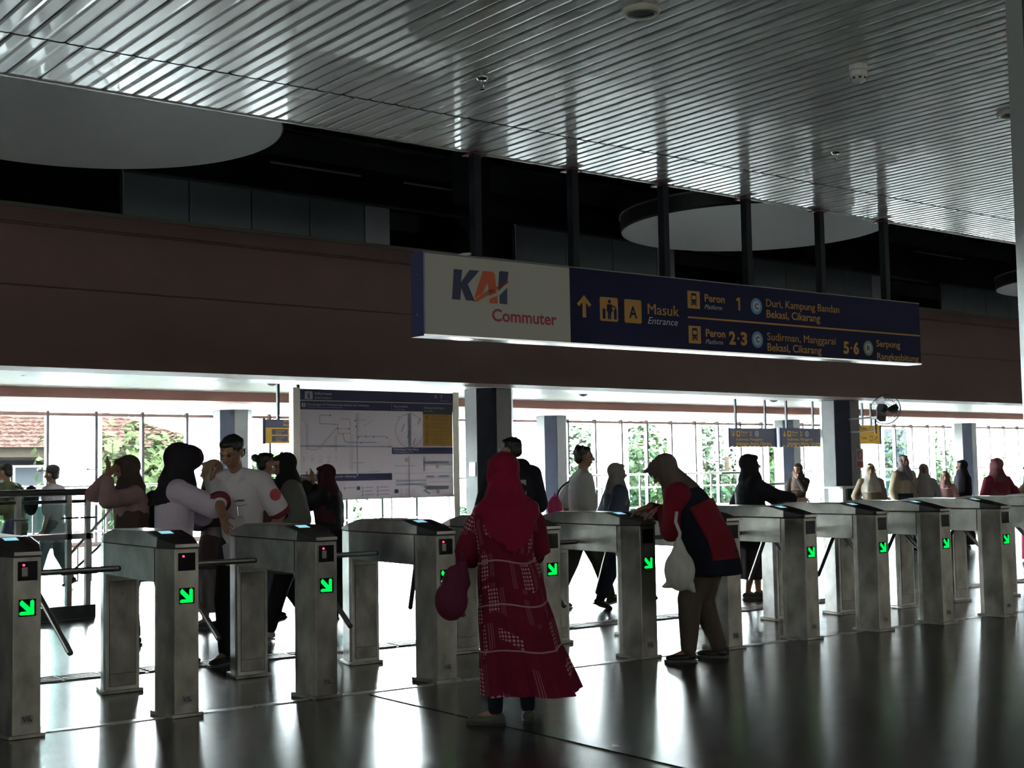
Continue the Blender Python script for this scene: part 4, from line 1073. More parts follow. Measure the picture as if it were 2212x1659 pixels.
        m.loft(rings)
        return m
    def top(s, name, mt, g=.012, sleeve=1.0, hem=.0, flare=.0, vox=.011, collar=False, it=3, drape=0):
        """sleeve: 0..1 upper arm, 1..2 forearm"""
        h = s.H; m = M(); s.torso(m, g)
        if hem:
            rings = []
            for i in range(7):
                a = i/6; z = s.pel.z - hem*h*a
                rx = (.094*s.b + g + flare*a)*h; ry = (.078*s.b + g + flare*a*.9)*h
                rings.append([Vector((0, s.pel.y, z)) + Vector((rx*(1 + drape*a*math.cos(8*q))*math.cos(q), ry*(1 + drape*a*math.cos(8*q+1))*math.sin(q), 0)) for q in [2*math.pi*j/40 for j in range(40)]])
            m.loft(rings)
        for k in (0, 1):
            m.cone(s.nb - s.u*.012*h, s.sh[k], (.030 + g*.6)*h, (.035 + g)*h)
            e1 = s.sh[k].lerp(s.el[k], min(1, sleeve))
            m.cone(s.sh[k], e1, (.034 + g)*h, (.030 + g*1.1)*h if sleeve >= 1 else (.037 + g*1.1)*h)
            if sleeve > 1:
                m.cone(s.el[k], s.el[k].lerp(s.wr[k], sleeve - 1), (.030 + g*1.1)*h, (.021 + g)*h)
        return m.build(name, mt, s.t, remesh=vox, it=it)
    def trousers(s, mt, g=.010, name='trousers', vox=.011, lo=.93):
        h = s.H; m = M(); s.torso(m, g*.5, -.08, .03)
        for k in (0, 1):
            m.cone(s.hip[k] + Vector((0,0,.0)), s.kn[k], (.060 + g)*h, (.038 + g)*h)
            e = s.kn[k].lerp(s.ank[k], lo)
            m.cone(s.kn[k], e, (.038 + g)*h, (.026 + g*.55)*h, flat=False)
        return m.build(name, mt, s.t, remesh=vox, it=3)
    def skirt(s, mt, z1=.06, r1=.12, name='skirt', z0=.60, amp=.05, n=11, ry1=None, off=(0,0), g=.02):
        h = s.H; rings = []; N = 16
        ry1 = ry1 or r1*.85
        for i in range(N + 1):
            a = i/N; z = (z0 + (z1 - z0)*a)*h
            hipr = (.088*s.b + g); k = min(1, a*3)
            rx = (.080*s.b + g)*(1-k) + hipr*k if a < .33 else hipr + (r1 - hipr)*((a-.33)/.67)
            ry = (.062*s.b + g)*(1-k) + (.075*s.b + g)*k if a < .33 else .075*s.b + g + (ry1 - .075*s.b - g)*((a-.33)/.67)
            w_ = amp*max(0, a - .15)
            rings.append([Vector((off[0]*a*h, s.pel.y*(1-a*.5) + off[1]*a*h, z)) + Vector((rx*h*(1 + w_*math.cos(n*q + a))*math.cos(q), ry*h*(1 + w_*math.cos(n*q + a))*math.sin(q), 0)) for q in [2*math.pi*j/88 for j in range(88)]])
        m = M().loft(rings)
        return m.build(name, mt, s.t, smooth=True)
    def scarf(s, mt, front=.14, back=.20, wide=.125, name='headscarf', visor=0, vox=.0095, puff=0, tail=0, vee=0):
        h = s.H; m = M(); r = lambda *a: tuple((q + puff)*h for q in a)
        m.ell(s.P((0,-.020,.014)), r(.055,.060,.059), s.hr)
        m.ell(s.P((0,.014,.047)), r(.040,.036,.017), s.hr, 12, 8)
        for q in (-1, 1): m.ell(s.P((q*.040,.002,-.014)), r(.014,.034,.050), s.hr, 12, 8)
        m.ell(s.P((0,.004,-.070)), r(.042,.040,.022), s.hr, 14, 8)
        if visor:
            m.ell(s.P((0,.012 + visor*.5,.022)), r(.050,.050 + visor*.5,.048), s.hr, 16, 10)
            m.ell(s.P((0,.036 + visor,.030)), r(.040,.020,.030), s.hr, 14, 8)
        m.cone(s.hc - s.hr @ Vector((0,.012,.03))*h, s.nb, (.054 + puff)*h, (.078 + puff)*h)
        c0 = s.nb + s.u*.012*h; rings = []
        N = 10
        for i in range(N + 1):
            a = i/N
            ring = []
            for j in range(36):
                q = 2*math.pi*j/36
                fr = .5 + .5*math.sin(q)
                ln = (front*fr + back*(1 - fr))*(1 - vee*abs(math.cos(q))**1.5)
                wv = 1 + .05*a*math.cos(9*q + 2)
                rx = (.078 + (wide - .078)*min(1, a*1.9))*wv*(.6 + .4*s.b); ry = (.066 + (.082 + tail*a - .066)*min(1, a*1.9))*wv*(.6 + .4*s.b)
                ring.append(c0 - s.u*(ln*a*h) + s.rx*(rx*h*math.cos(q)) + s.fw*(ry*h*math.sin(q)))
            rings.append(ring)
        m.loft(rings)
        return m.build(name, mt, s.t, remesh=vox, it=4)
    def hair(s, mt=None, v=0.0, quiff=0):
        h = s.H; m = M(); mt = mt or HAIR
        m.ell(s.P((0,-.014,.019)), ((.0492+v)*h,(.0560+v)*h,(.0495+v)*h), s.hr)
        m.ell(s.P((0,.018,.045)), (.036*h,.027*h,(.016+v)*h), s.hr, 12, 8)
        m.ell(s.P((0,-.035,-.012)), (.044*h,.032*h,.036*h), s.hr, 12, 8)
        rr = random.Random(3)
        for k in range(26):
            a = rr.uniform(0, 6.28); z = rr.uniform(.1, .95)
            m.ell(s.P((.043*math.cos(a)*math.sqrt(1-z*z), -.014 + .049*math.sin(a)*math.sqrt(1-z*z), .019 + .044*z)), (.010*h,.012*h,(.009 + quiff)*h), s.hr, 8, 6)
        return m.build('hair', mt, s.t, remesh=.007, it=2)
    def shoes(s, mt, name='shoe', sole=None, sandal=False):
        h = s.H
        for k in (0, 1):
            a, f, tt = s.foot(k); m = M()
            dn = (tt - a - f*.092*h).normalized(); sd = f.cross(dn).normalized(); rt = Matrix((sd, f, -dn)).transposed()
            m.ell(a + dn*.020*h - f*.006*h, (.023*h,.032*h,.024*h), rt); m.ell(a + dn*.027*h + f*.055*h, (.0265*h,.052*h,.018*h), rt); m.ell(a + dn*.027*h + f*.02*h, (.022*h,.04*h,.022*h), rt)
            o = m.build(name, mt, s.t, remesh=.006, it=3)
            so = M(); pr = []
            for y, w_ in ((-.040,.008),(-.032,.020),(0,.023),(.04,.026),(.075,.028),(.100,.022),(.112,.008)):
                pr.append((y, w_))
            P = [(-w_, y) for y, w_ in pr] + [(w_, y) for y, w_ in pr[::-1]]
            so.loft([[a + dn*d*h + sd*x*h + f*y*h for x, y in P][::-1] for d in (.044, .034)][::1])
            so.build('sole', sole or charcoal, o)
    def glasses(s):
        h = s.H; m = M()
        for q in (-1, 1):
            m.tube([s.P((q*.019 + .014*math.cos(a), .0545, .0 + .011*math.sin(a))) for a in [2*math.pi*i/16 for i in range(17)]], .0012*h, 5)
            m.tube([s.P((q*.033,.053,.002)), s.P((q*.049,-.004,.002))], .0012*h, 5)
        m.tube([s.P((-.005,.056,.002)), s.P((.005,.056,.002))], .0012*h, 5)
        m.build('glasses', mat('silver frames', (.5,.5,.5), .3, 1), s.t)
    def strap(s, p0, p1, mt, name='strap', off=.02, w_=.012):
        h = s.H; m = M(); n = 12
        a0, a1 = Vector(p0)*h, Vector(p1)*h
        m.tube([a0.lerp(a1, i/n) + s.fw*off*h*math.sin(math.pi*i/n) for i in range(n+1)], w_*h, 6)
        return m.build(name, mt, s.t)
# cloth colours
c_black = cloth('black cloth', (.014,.013,.016)); c_navy = cloth('navy cloth', (.007,.008,.018)); c_white = cloth('white shirt cloth', (.62,.56,.60), .8, .05)
c_beige = cloth('beige cloth', (.36,.26,.17)); c_cream = cloth('cream cloth', (.50,.42,.32)); c_grey = cloth('grey blue cloth', (.17,.18,.23)); c_brown = cloth('brown cloth', (.14,.085,.06))
c_maroon = cloth('maroon cloth', (.16,.018,.035)); c_crimson = cloth('crimson cloth', (.20,.0055,.030)); c_olive = cloth('olive grey cloth', (.13,.13,.115)); c_khaki = cloth('khaki trouser cloth', (.105,.08,.064))
c_red = cloth('red jacket cloth', (.17,.008,.018)); c_pink = cloth('pink bag cloth', (.62,.06,.20)); c_dkbrown = cloth('dark brown scarf cloth', (.075,.05,.042)); c_taupe = cloth('taupe scarf cloth', (.115,.085,.072)); c_lilac = cloth('pale lilac cloth', (.42,.36,.40)); c_denim = cloth('dark denim', (.03,.04,.07)); c_rose = cloth('dusty rose cloth', (.40,.22,.20)); c_plum = cloth('dark plum scarf', (.05,.015,.022))
shoe_b = mat('black shoe', (.015,.014,.014), .5); shoe_w = mat('white shoe', (.6,.6,.6), .5); shoe_g = mat('grey sandal', (.07,.064,.055), .6)
def W(px, py, turn, H, x, y, z):
    """world point -> local units of body height"""
    a = -R(turn - 39.9); dx, dy = x - px, y - py
    return ((dx*math.cos(a) - dy*math.sin(a))/H, (dx*math.sin(a) + dy*math.cos(a))/H, z/H)
def bag_thing(name, label, cat, loc, rotz, bodyf, mt, handles=(), smooth=True, group=None):
    t = thing(name, label, cat, loc, rotz)
    bodyf(M()).build('bag_body', mt, t, remesh=.008, it=5)
    for hp, r in handles: M().tube(hp, r, 8).build('handle', mt, t, smooth=True)
    return t

# ---- woman in the crimson headscarf and patterned dress
def dress_mat():
    m = bpy.data.materials.new('crimson patterned dress'); m.use_nodes = True
    nt = m.node_tree; b = nt.nodes['Principled BSDF']; L = nt.links.new; N = lambda k: nt.nodes.new('ShaderNode' + k)
    uv = N('UVMap'); uv.uv_map = 'uv'
    def vm(op, a, bv=None, sc_=None):
        n = N('VectorMath'); n.operation = op; L(a, n.inputs[0])
        if bv is not None: n.inputs[1].default_value = bv
        if sc_: n.inputs['Scale'].default_value = sc_
        return n.outputs['Value'] if op == 'LENGTH' else n.outputs[0]
    def mt(op, a, v=None, b2=None):
        n = N('Math'); n.operation = op
        if isinstance(a, (int, float)): n.inputs[0].default_value = a
        else: L(a, n.inputs[0])
        if v is not None: n.inputs[1].default_value = v
        if b2 is not None: L(b2, n.inputs[1])
        return n.outputs[0]
    cell0 = vm('MULTIPLY', uv.outputs[0], (7.0, 5.2, 1)); s0 = N('SeparateXYZ'); L(cell0, s0.inputs[0])
    sh0 = mt('MULTIPLY', mt('FLOOR', s0.outputs[1]), .37); c0 = N('CombineXYZ'); L(mt('ADD', s0.outputs[0], None, sh0), c0.inputs[0]); L(mt('ADD', s0.outputs[1], None, mt('MULTIPLY', mt('SINE', mt('MULTIPLY', s0.outputs[0], 2.1)), .22)), c0.inputs[1])
    cell = c0.outputs[0]; fl = vm('FLOOR', cell); fr = vm('FRACTION', cell)
    wn = N('TexWhiteNoise'); wn.noise_dimensions = '2D'; L(fl, wn.inputs['Vector'])
    s = N('SeparateXYZ'); L(fr, s.inputs[0])
    inx = mt('MULTIPLY', mt('GREATER_THAN', s.outputs[0], .12), None, mt('LESS_THAN', s.outputs[0], .58))
    iny = mt('MULTIPLY', mt('GREATER_THAN', s.outputs[1], .08), None, mt('LESS_THAN', s.outputs[1], .92))
    inn = mt('MULTIPLY', inx, None, iny)
    inb = mt('MULTIPLY', mt('MULTIPLY', mt('GREATER_THAN', s.outputs[0], .06), None, mt('LESS_THAN', s.outputs[0], .95)), None, mt('MULTIPLY', mt('GREATER_THAN', s.outputs[1], .3), None, mt('LESS_THAN', s.outputs[1], .62)))
    dv = vm('SUBTRACT', vm('FRACTION', vm('MULTIPLY', uv.outputs[0], (52, 47, 1))), (.5,.5,0)); dz = N('SeparateXYZ'); L(dv, dz.inputs[0]); cb = N('CombineXYZ'); L(dz.outputs[0], cb.inputs[0]); L(dz.outputs[1], cb.inputs[1])
    dot = mt('LESS_THAN', vm('LENGTH', cb.outputs[0]), .36)
    hv = mt('GREATER_THAN', wn.outputs['Value'], .62); hw = mt('LESS_THAN', wn.outputs['Value'], .24)
    m1 = mt('MULTIPLY', mt('MULTIPLY', dot, None, inn), None, hv); m2 = mt('MULTIPLY', mt('MULTIPLY', dot, None, inb), None, hw)
    su = N('SeparateXYZ'); L(uv.outputs[0], su.inputs[0])
    ls = mt('GREATER_THAN', mt('FRACT', mt('MULTIPLY', su.outputs[0], 95)), .62)
    strip = mt('MULTIPLY', mt('MULTIPLY', mt('GREATER_THAN', s.outputs[0], .64), None, mt('LESS_THAN', s.outputs[0], .86)), None, iny)
    m3 = mt('MULTIPLY', mt('MULTIPLY', mt('MULTIPLY', ls, None, strip), None, mt('GREATER_THAN', wn.outputs['Value'], .35)), .35)
    tot = mt('MAXIMUM', mt('MAXIMUM', m1, None, m2), None, m3)
    no = N('TexNoise'); no.inputs['Scale'].default_value = 30; rp = N('ValToRGB'); L(no.outputs['Fac'], rp.inputs[0])
    rp.color_ramp.elements[0].color = (.105,.0055,.020,1); rp.color_ramp.elements[1].color = (.165,.0085,.031,1)
    mx = N('MixRGB'); L(tot, mx.inputs[0]); L(rp.outputs[0], mx.inputs[1]); mx.inputs[2].default_value = (.42,.21,.245,1)
    L(mx.outputs[0], b.inputs['Base Color']); b.inputs['Roughness'].default_value = .85; b.inputs['Specular IOR Level'].default_value = .15
    return m
dm = dress_mat()
H9 = 1.52; T9 = 12
p = Person('woman in crimson headscarf and long patterned crimson dress, seen from behind in the foreground', 4.815, 5.80, T9, H9, lean=2, side=-3, nod=12, look=18,
           feet=((-.068,.0,0,0,62),(.062,.028,0,0,-14)), hands=((-.105,.175,.60),(.06,.17,.64)), elbow=((-.55,-.5,-.8),(.35,-.4,-1)), curl=(.9,.8), fine=True)
p.body()
p.trousers(cloth('dark navy leggings', (.010,.012,.022)), .004, 'leggings', lo=.94)
p.shoes(shoe_g, 'sandal', sole=shoe_b)
# dress: one shell from the neck to the hem with tiers
h = H9; rings = []; uvs = []
prof = [(1.235,.060,.055,0,0),(1.215,.105,.075,0,0),(1.185,.160,.095,0,0),(1.13,.182,.112,0,0),(1.05,.172,.122,.002,.01),(.97,.162,.128,.004,.015),(.925,.160,.126,.006,.012),(.915,.160,.126,.006,.015),(.88,.172,.140,.010,.05),(.80,.182,.152,.014,.05),(.72,.189,.160,.018,.05),(.675,.190,.162,.020,.025),(.66,.196,.168,.020,.05),(.58,.207,.182,.028,.07),(.50,.214,.190,.036,.075),(.425,.217,.194,.043,.045),(.41,.224,.200,.044,.07),(.33,.236,.212,.060,.085),(.25,.246,.224,.078,.10),(.20,.252,.230,.088,.105)]
n9 = 144
for z, rx, ry, dx, am in prof:
    ring = []
    off = -.052*min(1, max(0, (z - .5)/.7))
    for j in range(n9):
        q = 2*math.pi*j/n9
        k = 1 + am*(math.cos(10*q + 1.3) + .6*math.cos(17*q + z*3))*.6
        zz = z + (.035*math.sin(q + .9)*max(0, (.45 - z)/.3) if z < .45 else 0) + (.012*math.cos(3*q) if z < .95 else 0) - (.05*max(0, math.cos(q))*max(0, (.4 - z)/.24) if z < .4 else 0)
        ring.append((dx + off + rx*k*math.cos(q) + (.05*max(0, math.cos(q))*max(0, (.5 - z)/.34) if z < .5 else 0), .0 + ry*k*math.sin(q), zz)); uvs.append((q*.19, z))
    rings.append(ring)
m = M().loft(rings, True, False); m.uv = uvs
dr = m.build('dress', dm, p.t, smooth=True)
for zi in (7, 11, 15):
    r0 = rings[zi]
    c_ = [Vector(q) for q in r0] + [Vector(r0[0])]
    cx_ = sum(q[0] for q in r0)/n9
    M().tube([Vector((cx_ + (q.x - cx_)*1.012, q.y*1.014, q.z)) for q in c_[::2]], .0052, 6).build('tier_trim', mat('pale rose trim', (.36,.20,.22), .8), dr, smooth=True)
for k in (0, 1):                                    # sleeves
    a, b, c = p.sh[k], p.el[k], p.wr[k]; pts = [a - (b-a)*.10 + p.rx*(.02 if k == 0 else -.02), a.lerp(b,.3), a.lerp(b,.65), a.lerp(b,.95), b.lerp(c,.12), b.lerp(c,.45), b.lerp(c,.78), b.lerp(c,.92)]
    rs = [.040,.064,.070,.072,.070,.064,.050,.036]; rg_ = []; uvs = []; L_ = 0
    for i, q in enumerate(pts):
        t_ = (pts[min(i+1,7)] - pts[max(i-1,0)]).normalized(); aa = t_.cross(Vector((0,1,0))).normalized(); bb = aa.cross(t_)
        if i: L_ += (q - pts[i-1]).length
        rr = []
        for j in range(32):
            w_ = 2*math.pi*j/32; kk = 1 + .04*math.cos(5*w_ + i)
            rr.append(q + aa*(rs[i]*kk*math.cos(w_)) + bb*(rs[i]*kk*math.sin(w_))); uvs.append((w_*.07 + .5, L_ + .04))
        rg_.append(rr)
    m = M().loft(rg_); m.uv = uvs; m.build('sleeve', dm, p.t, smooth=True)
p.scarf(c_crimson, front=.17, back=.225, wide=.122, puff=.006, vox=.008, tail=.022, vee=.62)
bag_thing('tote_bag', 'dark plum tote bag hanging from the arm of the woman in the crimson headscarf', 'bag', (4.50, 5.90, .595), R(T9 - 39.9),
          lambda m: m.ell((-.030,0,.115), (.095,.070,.115)).ell((-.010,0,.19), (.075,.055,.12)).cone((.01,0,.22),(.04,0,.335), .075, .022, e=.7), cloth('plum bag cloth', (.10,.011,.035), .7),
          [([(.035,-.0,.30),(.03,-.01,.36),(.035,-.02,.385)], .015)])

# ---- person in the red and navy jacket leaning on the gate
T = 74; H = 1.63; X0, Y0 = 7.42, 6.72
p = Person('person in red and navy jacket and taupe headscarf bending over the ticket gate', X0, Y0, T, H, lean=27, nod=9, feet=((-.075,.055,0,0,20),(.07,-.065,0,0,-4)), bulk=1.30, drop=.012,
           hands=(W(X0,Y0,T,H,7.29,6.98,1.125), W(X0,Y0,T,H,7.30,7.13,1.13)), hdir=((.15,1,-.35),(-.1,1,-.3)), elbow=((-.8,-.5,-.3),(.8,-.5,-.3)), curl=(.45,.4), fine=True)
p.body(); p.trousers(c_khaki, .020); p.shoes(shoe_b)
ja = p.top('jacket', c_navy, .022, 0.0, hem=.115, flare=.025, vox=.010)
m = M()
for k in (0, 1):
    m.cone(p.sh[k], p.el[k], .0635*H, .050*H); m.cone(p.el[k], p.el[k].lerp(p.wr[k], .86), .050*H, .030*H)
m.build('sleeves', c_red, p.t, remesh=.010, it=4)
rings = []
for d, rx, ry in ((-.085,.152,.129),(-.03,.150,.128),(.02,.144,.120),(.09,.135,.115),(.16,.146,.118),(.20,.150,.118)):
    c_ = p.pel + (p.u*d*H if d > 0 else Vector((0,0,d*H))); ax, fy = (p.rx, p.fw) if d > 0 else (Vector((1,0,0)), Vector((0,1,0)))
    rings.append([c_ + ax*(rx*H*1.02*math.cos(q)) + fy*(ry*H*1.02*math.sin(q)) for q in [math.radians(192 + 156*i/20) for i in range(21)]] + [c_ + ax*(rx*H*.96*math.cos(q)) + fy*(ry*H*.96*math.sin(q)) for q in [math.radians(348 - 156*i/20) for i in range(21)]])
M().loft(rings).build('back_panel', c_red, p.t, smooth=True)
M().ell(p.P((0,.050,.046)), (.040*H,.032*H,.010*H), p.hr).build('scarf_brim', c_taupe, p.t, smooth=True); p.scarf(c_taupe, front=.10, back=.10, wide=.095, visor=.006); p.glasses()
bag_thing('plastic_bag', 'white plastic carrier bag hanging from the arm of the person in the red jacket', 'bag', (7.06, 6.60, .535), R(-40),
          lambda m: m.ell((0,0,.15), (.115,.07,.15)).cone((0,0,.2),(.0,0,.375), .095, .022, e=.6).cone((-.085,0,.05),(-.125,0,.035), .03, .012).cone((.07,0,.04),(.10,0,-.0), .04, .015), mat('white plastic film', (.50,.48,.45), .35, noise=(18,.12,(1,1,.4)), bump=.5),
          [([(0,0,.365),(.01,0,.42),(-.02,0,.50),(-.01,.0,.575)], .012)])

# ---- guard in the white short-sleeved uniform shirt
T = 163; H = 1.755; X0, Y0 = 4.88, 9.08
p = Person('guard with short hair in white short-sleeved uniform shirt with red cuffs and badge', X0, Y0, T, H, female=False, lean=11, nod=16, look=-10, feet=((-.07,-.04,0),(.07,.02,0)), bulk=1.0,
           hands=((-.145,.06,.53), W(X0,Y0,T,H,4.545,8.715,1.085)), elbow=((-.4,-.9,-.3),(.5,-.6,-.4)), curl=(.4,.35), fine=True)
p.body(); p.hair(v=.0015); p.trousers(c_black); p.shoes(shoe_b)
sh = p.top('shirt', c_white, .011, .80, hem=.09, flare=.0, vox=.009)
for k in (0, 1):
    e = p.sh[k].lerp(p.el[k], .80); d = (p.el[k] - p.sh[k]).normalized()
    M().cone(e + d*.022, e + d*.062, .0505*H, .0490*H, 24, flat=True).build('cuff', mat('dark red cuff', (.16,.012,.03), .8), sh, smooth=True)
def chest(p, a, z, g=.0):
    return p.pel + p.u*z*p.H + p.rx*a*p.H + p.fw*((.078 + g)*math.sqrt(max(.05, 1 - (a/.135)**2)))*p.H
m = M()
for q in (-1, 1):
    m.add([p.nb + p.rx*q*.038*H + p.fw*.02*H + p.u*.012*H, p.nb + p.rx*q*.012*H + p.fw*.060*H - p.u*.022*H, p.nb + p.rx*q*.030*H + p.fw*.066*H - p.u*.040*H, p.nb + p.rx*q*.060*H + p.fw*.045*H - p.u*.008*H], [(0,1,2,3)])
m.build('collar', c_white, sh)
m = M(); m.add([chest(p, q[0], q[1], .004) for q in ((-.062,.212),(-.030,.212),(-.030,.205),(-.062,.205))], [(0,1,2,3)]); m.add([chest(p, q[0], q[1], .004) for q in ((-.028,.209),(-.020,.209),(-.020,.203),(-.028,.203))], [(0,1,2,3)]); m.build('chest_logo', kb, sh)
M().add([chest(p, q[0], q[1], .004) for q in ((.030,.200),(.064,.200),(.064,.194),(.030,.194))], [(0,1,2,3)]).build('name_tape', charcoal, sh)
M().tube([chest(p, -.070, .190, .003), chest(p, -.045, .185, .004), chest(p, -.018, .188, .003)], .0022, 5).build('pocket_edge', charcoal, sh)
b0 = chest(p, -.035, .115, .012); 
M().add([b0 + p.rx*a*H + p.u*b*H + p.fw*g for g in (0,.006) for a, b in ((-.020,-.028),(.020,-.028),(.020,.030),(-.020,.030))], [(3,2,1,0),(4,5,6,7),(0,1,5,4),(1,2,6,5),(2,3,7,6),(3,0,4,7)]).build('id_card', mat('id card', (.50,.47,.46), .3), sh)
M().tube([b0 + p.u*.03*H, chest(p, -.03, .185, .004)], .003, 6).build('badge_clip', chrome, sh)
sp_ = p.sh[0].lerp(p.el[0], .42); d = (p.el[0] - p.sh[0]).normalized(); o_ = (-p.rx + p.fw*.5).normalized(); o_ = (o_ - d*o_.dot(d)).normalized()
M().tube([sp_ + o_*.046*H, sp_ + o_*.0525*H], .026*H, 20).build('arm_badge', mat('red arm badge', (.45,.05,.07), .7), sh)

# ---- woman officer, white shirt, dark stiff-brimmed headscarf
T = -72; H = 1.66; X0, Y0 = 4.43, 9.30
p = Person('woman officer in white shirt and dark stiff-brimmed headscarf, hand to her mouth', X0, Y0, T, H, lean=4, nod=6, look=0, feet=((-.06,.02,0),(.06,-.02,0)), bulk=1.12,
           hands=((-.05,.175,.80),(.03,.17,.845)), elbow=((-.4,.5,-1),(.5,.6,-1)), curl=(.8,.7), fine=True)
p.body(); p.trousers(c_black, .014); p.shoes(shoe_b)
sh = p.top('shirt', cloth('pale lilac white shirt cloth', (.60,.50,.60), .8, .05), .020, 1.25, hem=.07, flare=.0, vox=.010)
r_ = [[Vector((0, p.pel.y, z)) + Vector((.1315*H*math.cos(q), .112*H*math.sin(q), 0)) for q in [2*math.pi*j/40 for j in range(40)]] for z in (p.pel.z - .045*H, p.pel.z + .0*H)]
M().loft(r_).build('belt', c_black, p.t, smooth=False)
p.scarf(cloth('dark uniform scarf', (.020,.016,.022)), front=.075, back=.125, wide=.115, visor=.020, puff=.012, tail=.035)
M().add([p.sh[0] + p.fw*.056*H - p.u*.03*H - p.rx*.01*H + q for q in (Vector((0,0,0)), p.rx*.05, p.rx*.05 - p.u*.012, -p.u*.012)], [(0,1,2,3)]).build('name_tape', charcoal, sh)

# ---- woman with raised hands, left
T = 118; H = 1.61; X0, Y0 = 4.80, 10.88
p = Person('woman in dark headscarf and pale pink top lifting both hands to her face', X0, Y0, T, H, lean=3, nod=8, bulk=1.22, hands=((-.10,.150,.90),(.05,.115,.90)), elbow=((-.6,1,-.5),(.8,.4,-.9)), curl=(.12,.2), fine=True)
p.body(); p.trousers(c_black, .016); p.shoes(shoe_b); p.top('blouse', cloth('dusty pink cloth', (.34,.21,.21)), .014, 1.75, hem=.18, flare=.03)
p.scarf(c_dkbrown, front=.27, back=.36, wide=.125, puff=.004)
M().cone(p.pel + p.u*.05*H - p.fw*.13*H, p.pel + p.u*.22*H - p.fw*.12*H, .085*H, .075*H, e=.7).build('backpack_part', c_navy, p.t, remesh=.012).name = 'back_bundle'
# ---- woman in beige scarf behind the officer
p = Person('woman in beige headscarf and dark cardigan with a patterned skirt, between officer and guard', 5.87, 11.45, 82, 1.58, lean=2, nod=5, hands=((-.10,.16,.60),(.05,.16,.60)), feet=((-.05,.04,0),(.05,-.05,0)))
p.body(); p.skirt(cloth('patterned grey skirt', (.16,.14,.135), .85, .7), .10, .125); p.shoes(shoe_b); p.top('cardigan', cloth('dark brown cardigan', (.045,.028,.026)), .018, 1.8, hem=.16, flare=.03); p.scarf(cloth('sand headscarf', (.30,.20,.125)), front=.12, back=.17, wide=.12)
# ---- head just seen behind the guard
p = Person('person with dark tied-up hair half hidden behind the guard', 6.66, 11.9, -60, 1.66, bulk=.95)
p.body(); p.hair(); p.trousers(c_denim); p.top('jacket', c_brown, .016, 1.9, hem=.1); p.shoes(shoe_b)
M().ell(p.P((0,-.075,.035)), (.045,.04,.04)).build('hair_bun', HAIR, p.t, smooth=True)
# ---- woman with glasses and black scarf
p = Person('woman with glasses in black headscarf and grey green jacket walking behind the guard', 5.93, 10.15, 112, 1.62, lean=3, nod=10, bulk=1.08, hands=((-.13,.10,.56),(.13,.02,.55)), feet=((-.05,.13,0,14),(.05,-.14,.03,-28)))
p.body(); p.trousers(c_black, .016); p.shoes(shoe_w); p.top('jacket', c_olive, .024, 1.85, hem=.16, flare=.035); p.scarf(cloth('black headscarf cloth', (.012,.011,.013)), front=.25, back=.13, wide=.115); p.glasses()
# ---- dark woman with hands at her face, before the board
p = Person('woman in black top and plum headscarf, hands at her face before the information board', 6.95, 11.15, 76, 1.52, lean=3, nod=4, bulk=1.12, hands=((-.03,.135,.885),(.03,.125,.87)), elbow=((-.6,.4,-1),(.6,.4,-1)), curl=(.5,.6))
p.body(); p.skirt(c_black, .05, .135); p.shoes(shoe_b); p.top('tunic', c_black, .022, 1.8, hem=.24, flare=.05); p.scarf(c_plum, front=.17, back=.24, wide=.125)
# ---- man in dark jacket
p = Person('man with glasses in dark hooded jacket with his back turned, beside the pillar', 8.02, 9.62, 28, 1.75, female=False, nod=4, look=35, bulk=1.12, hands=((-.08,.14,.58),(.10,.16,.60)))
p.body(); p.hair(); p.trousers(c_denim); p.shoes(shoe_b); p.top('jacket', cloth('dark jacket', (.016,.016,.024)), .022, 1.9, hem=.10, flare=.01); p.glasses()
M().cone(p.nb - p.rx*.05*1.75 - p.fw*.03, p.nb + p.rx*.05*1.75 - p.fw*.03, .05*1.75, .05*1.75).build('hood', c_black, p.t, remesh=.011)
M().add([p.pel + p.u*z*1.75 - p.fw*.094*1.75 + p.rx*x for z, x in ((.16,-.02),(.16,.06),(.25,.06),(.25,-.02))], [(0,1,2,3)]).build('pale_patch', c_lilac, p.t)
# ---- person in white shirt with pink bag and companion
T = -82; X0, Y0 = 9.33, 10.08
p = Person('short-haired person in white shirt walking right with a pink shoulder bag', X0, Y0, T, 1.68, female=False, lean=2, feet=((-.045,-.16,.0,-14),(.045,.17,0,18)), hands=((-.14,-.06,.50),(.14,.10,.50)), bulk=.98)
p.body(); p.hair(quiff=.006); p.trousers(cloth('olive trousers', (.07,.065,.05)), .014); p.shoes(shoe_b, sole=shoe_w); p.top('shirt', cloth('white tee cloth', (.50,.49,.47), .85, .06), .016, .95, hem=.09, flare=.01); p.strap((-.06,.04,.83), (-.12,-.12,.64), c_black, off=-.07, w_=.006)
bag_thing('shoulder_bag', 'bright pink bag carried behind the person in the white shirt', 'bag', (9.06, 10.19, .93), 0, lambda m: m.ell((0,0,.1), (.09,.07,.11)).ell((0,0,.17), (.06,.05,.06)), c_pink, [([(-.03,0,.2),(0,0,.26),(.03,0,.2)], .008)])
p = Person('woman in pale grey headscarf and blue grey jacket walking right beside the person in white', 9.62, 9.86, -76, 1.49, nod=4, feet=((-.045,.14,0,12),(.045,-.15,.02,-22)), hands=((-.12,.06,.54),(.12,-.02,.52)), bulk=1.05)
p.body(); p.trousers(c_denim, .016); p.shoes(shoe_b); p.top('jacket', cloth('blue grey jacket', (.075,.085,.13)), .022, 1.85, hem=.15, flare=.03); p.scarf(cloth('pale grey headscarf', (.24,.22,.20)), front=.13, back=.17, wide=.12)
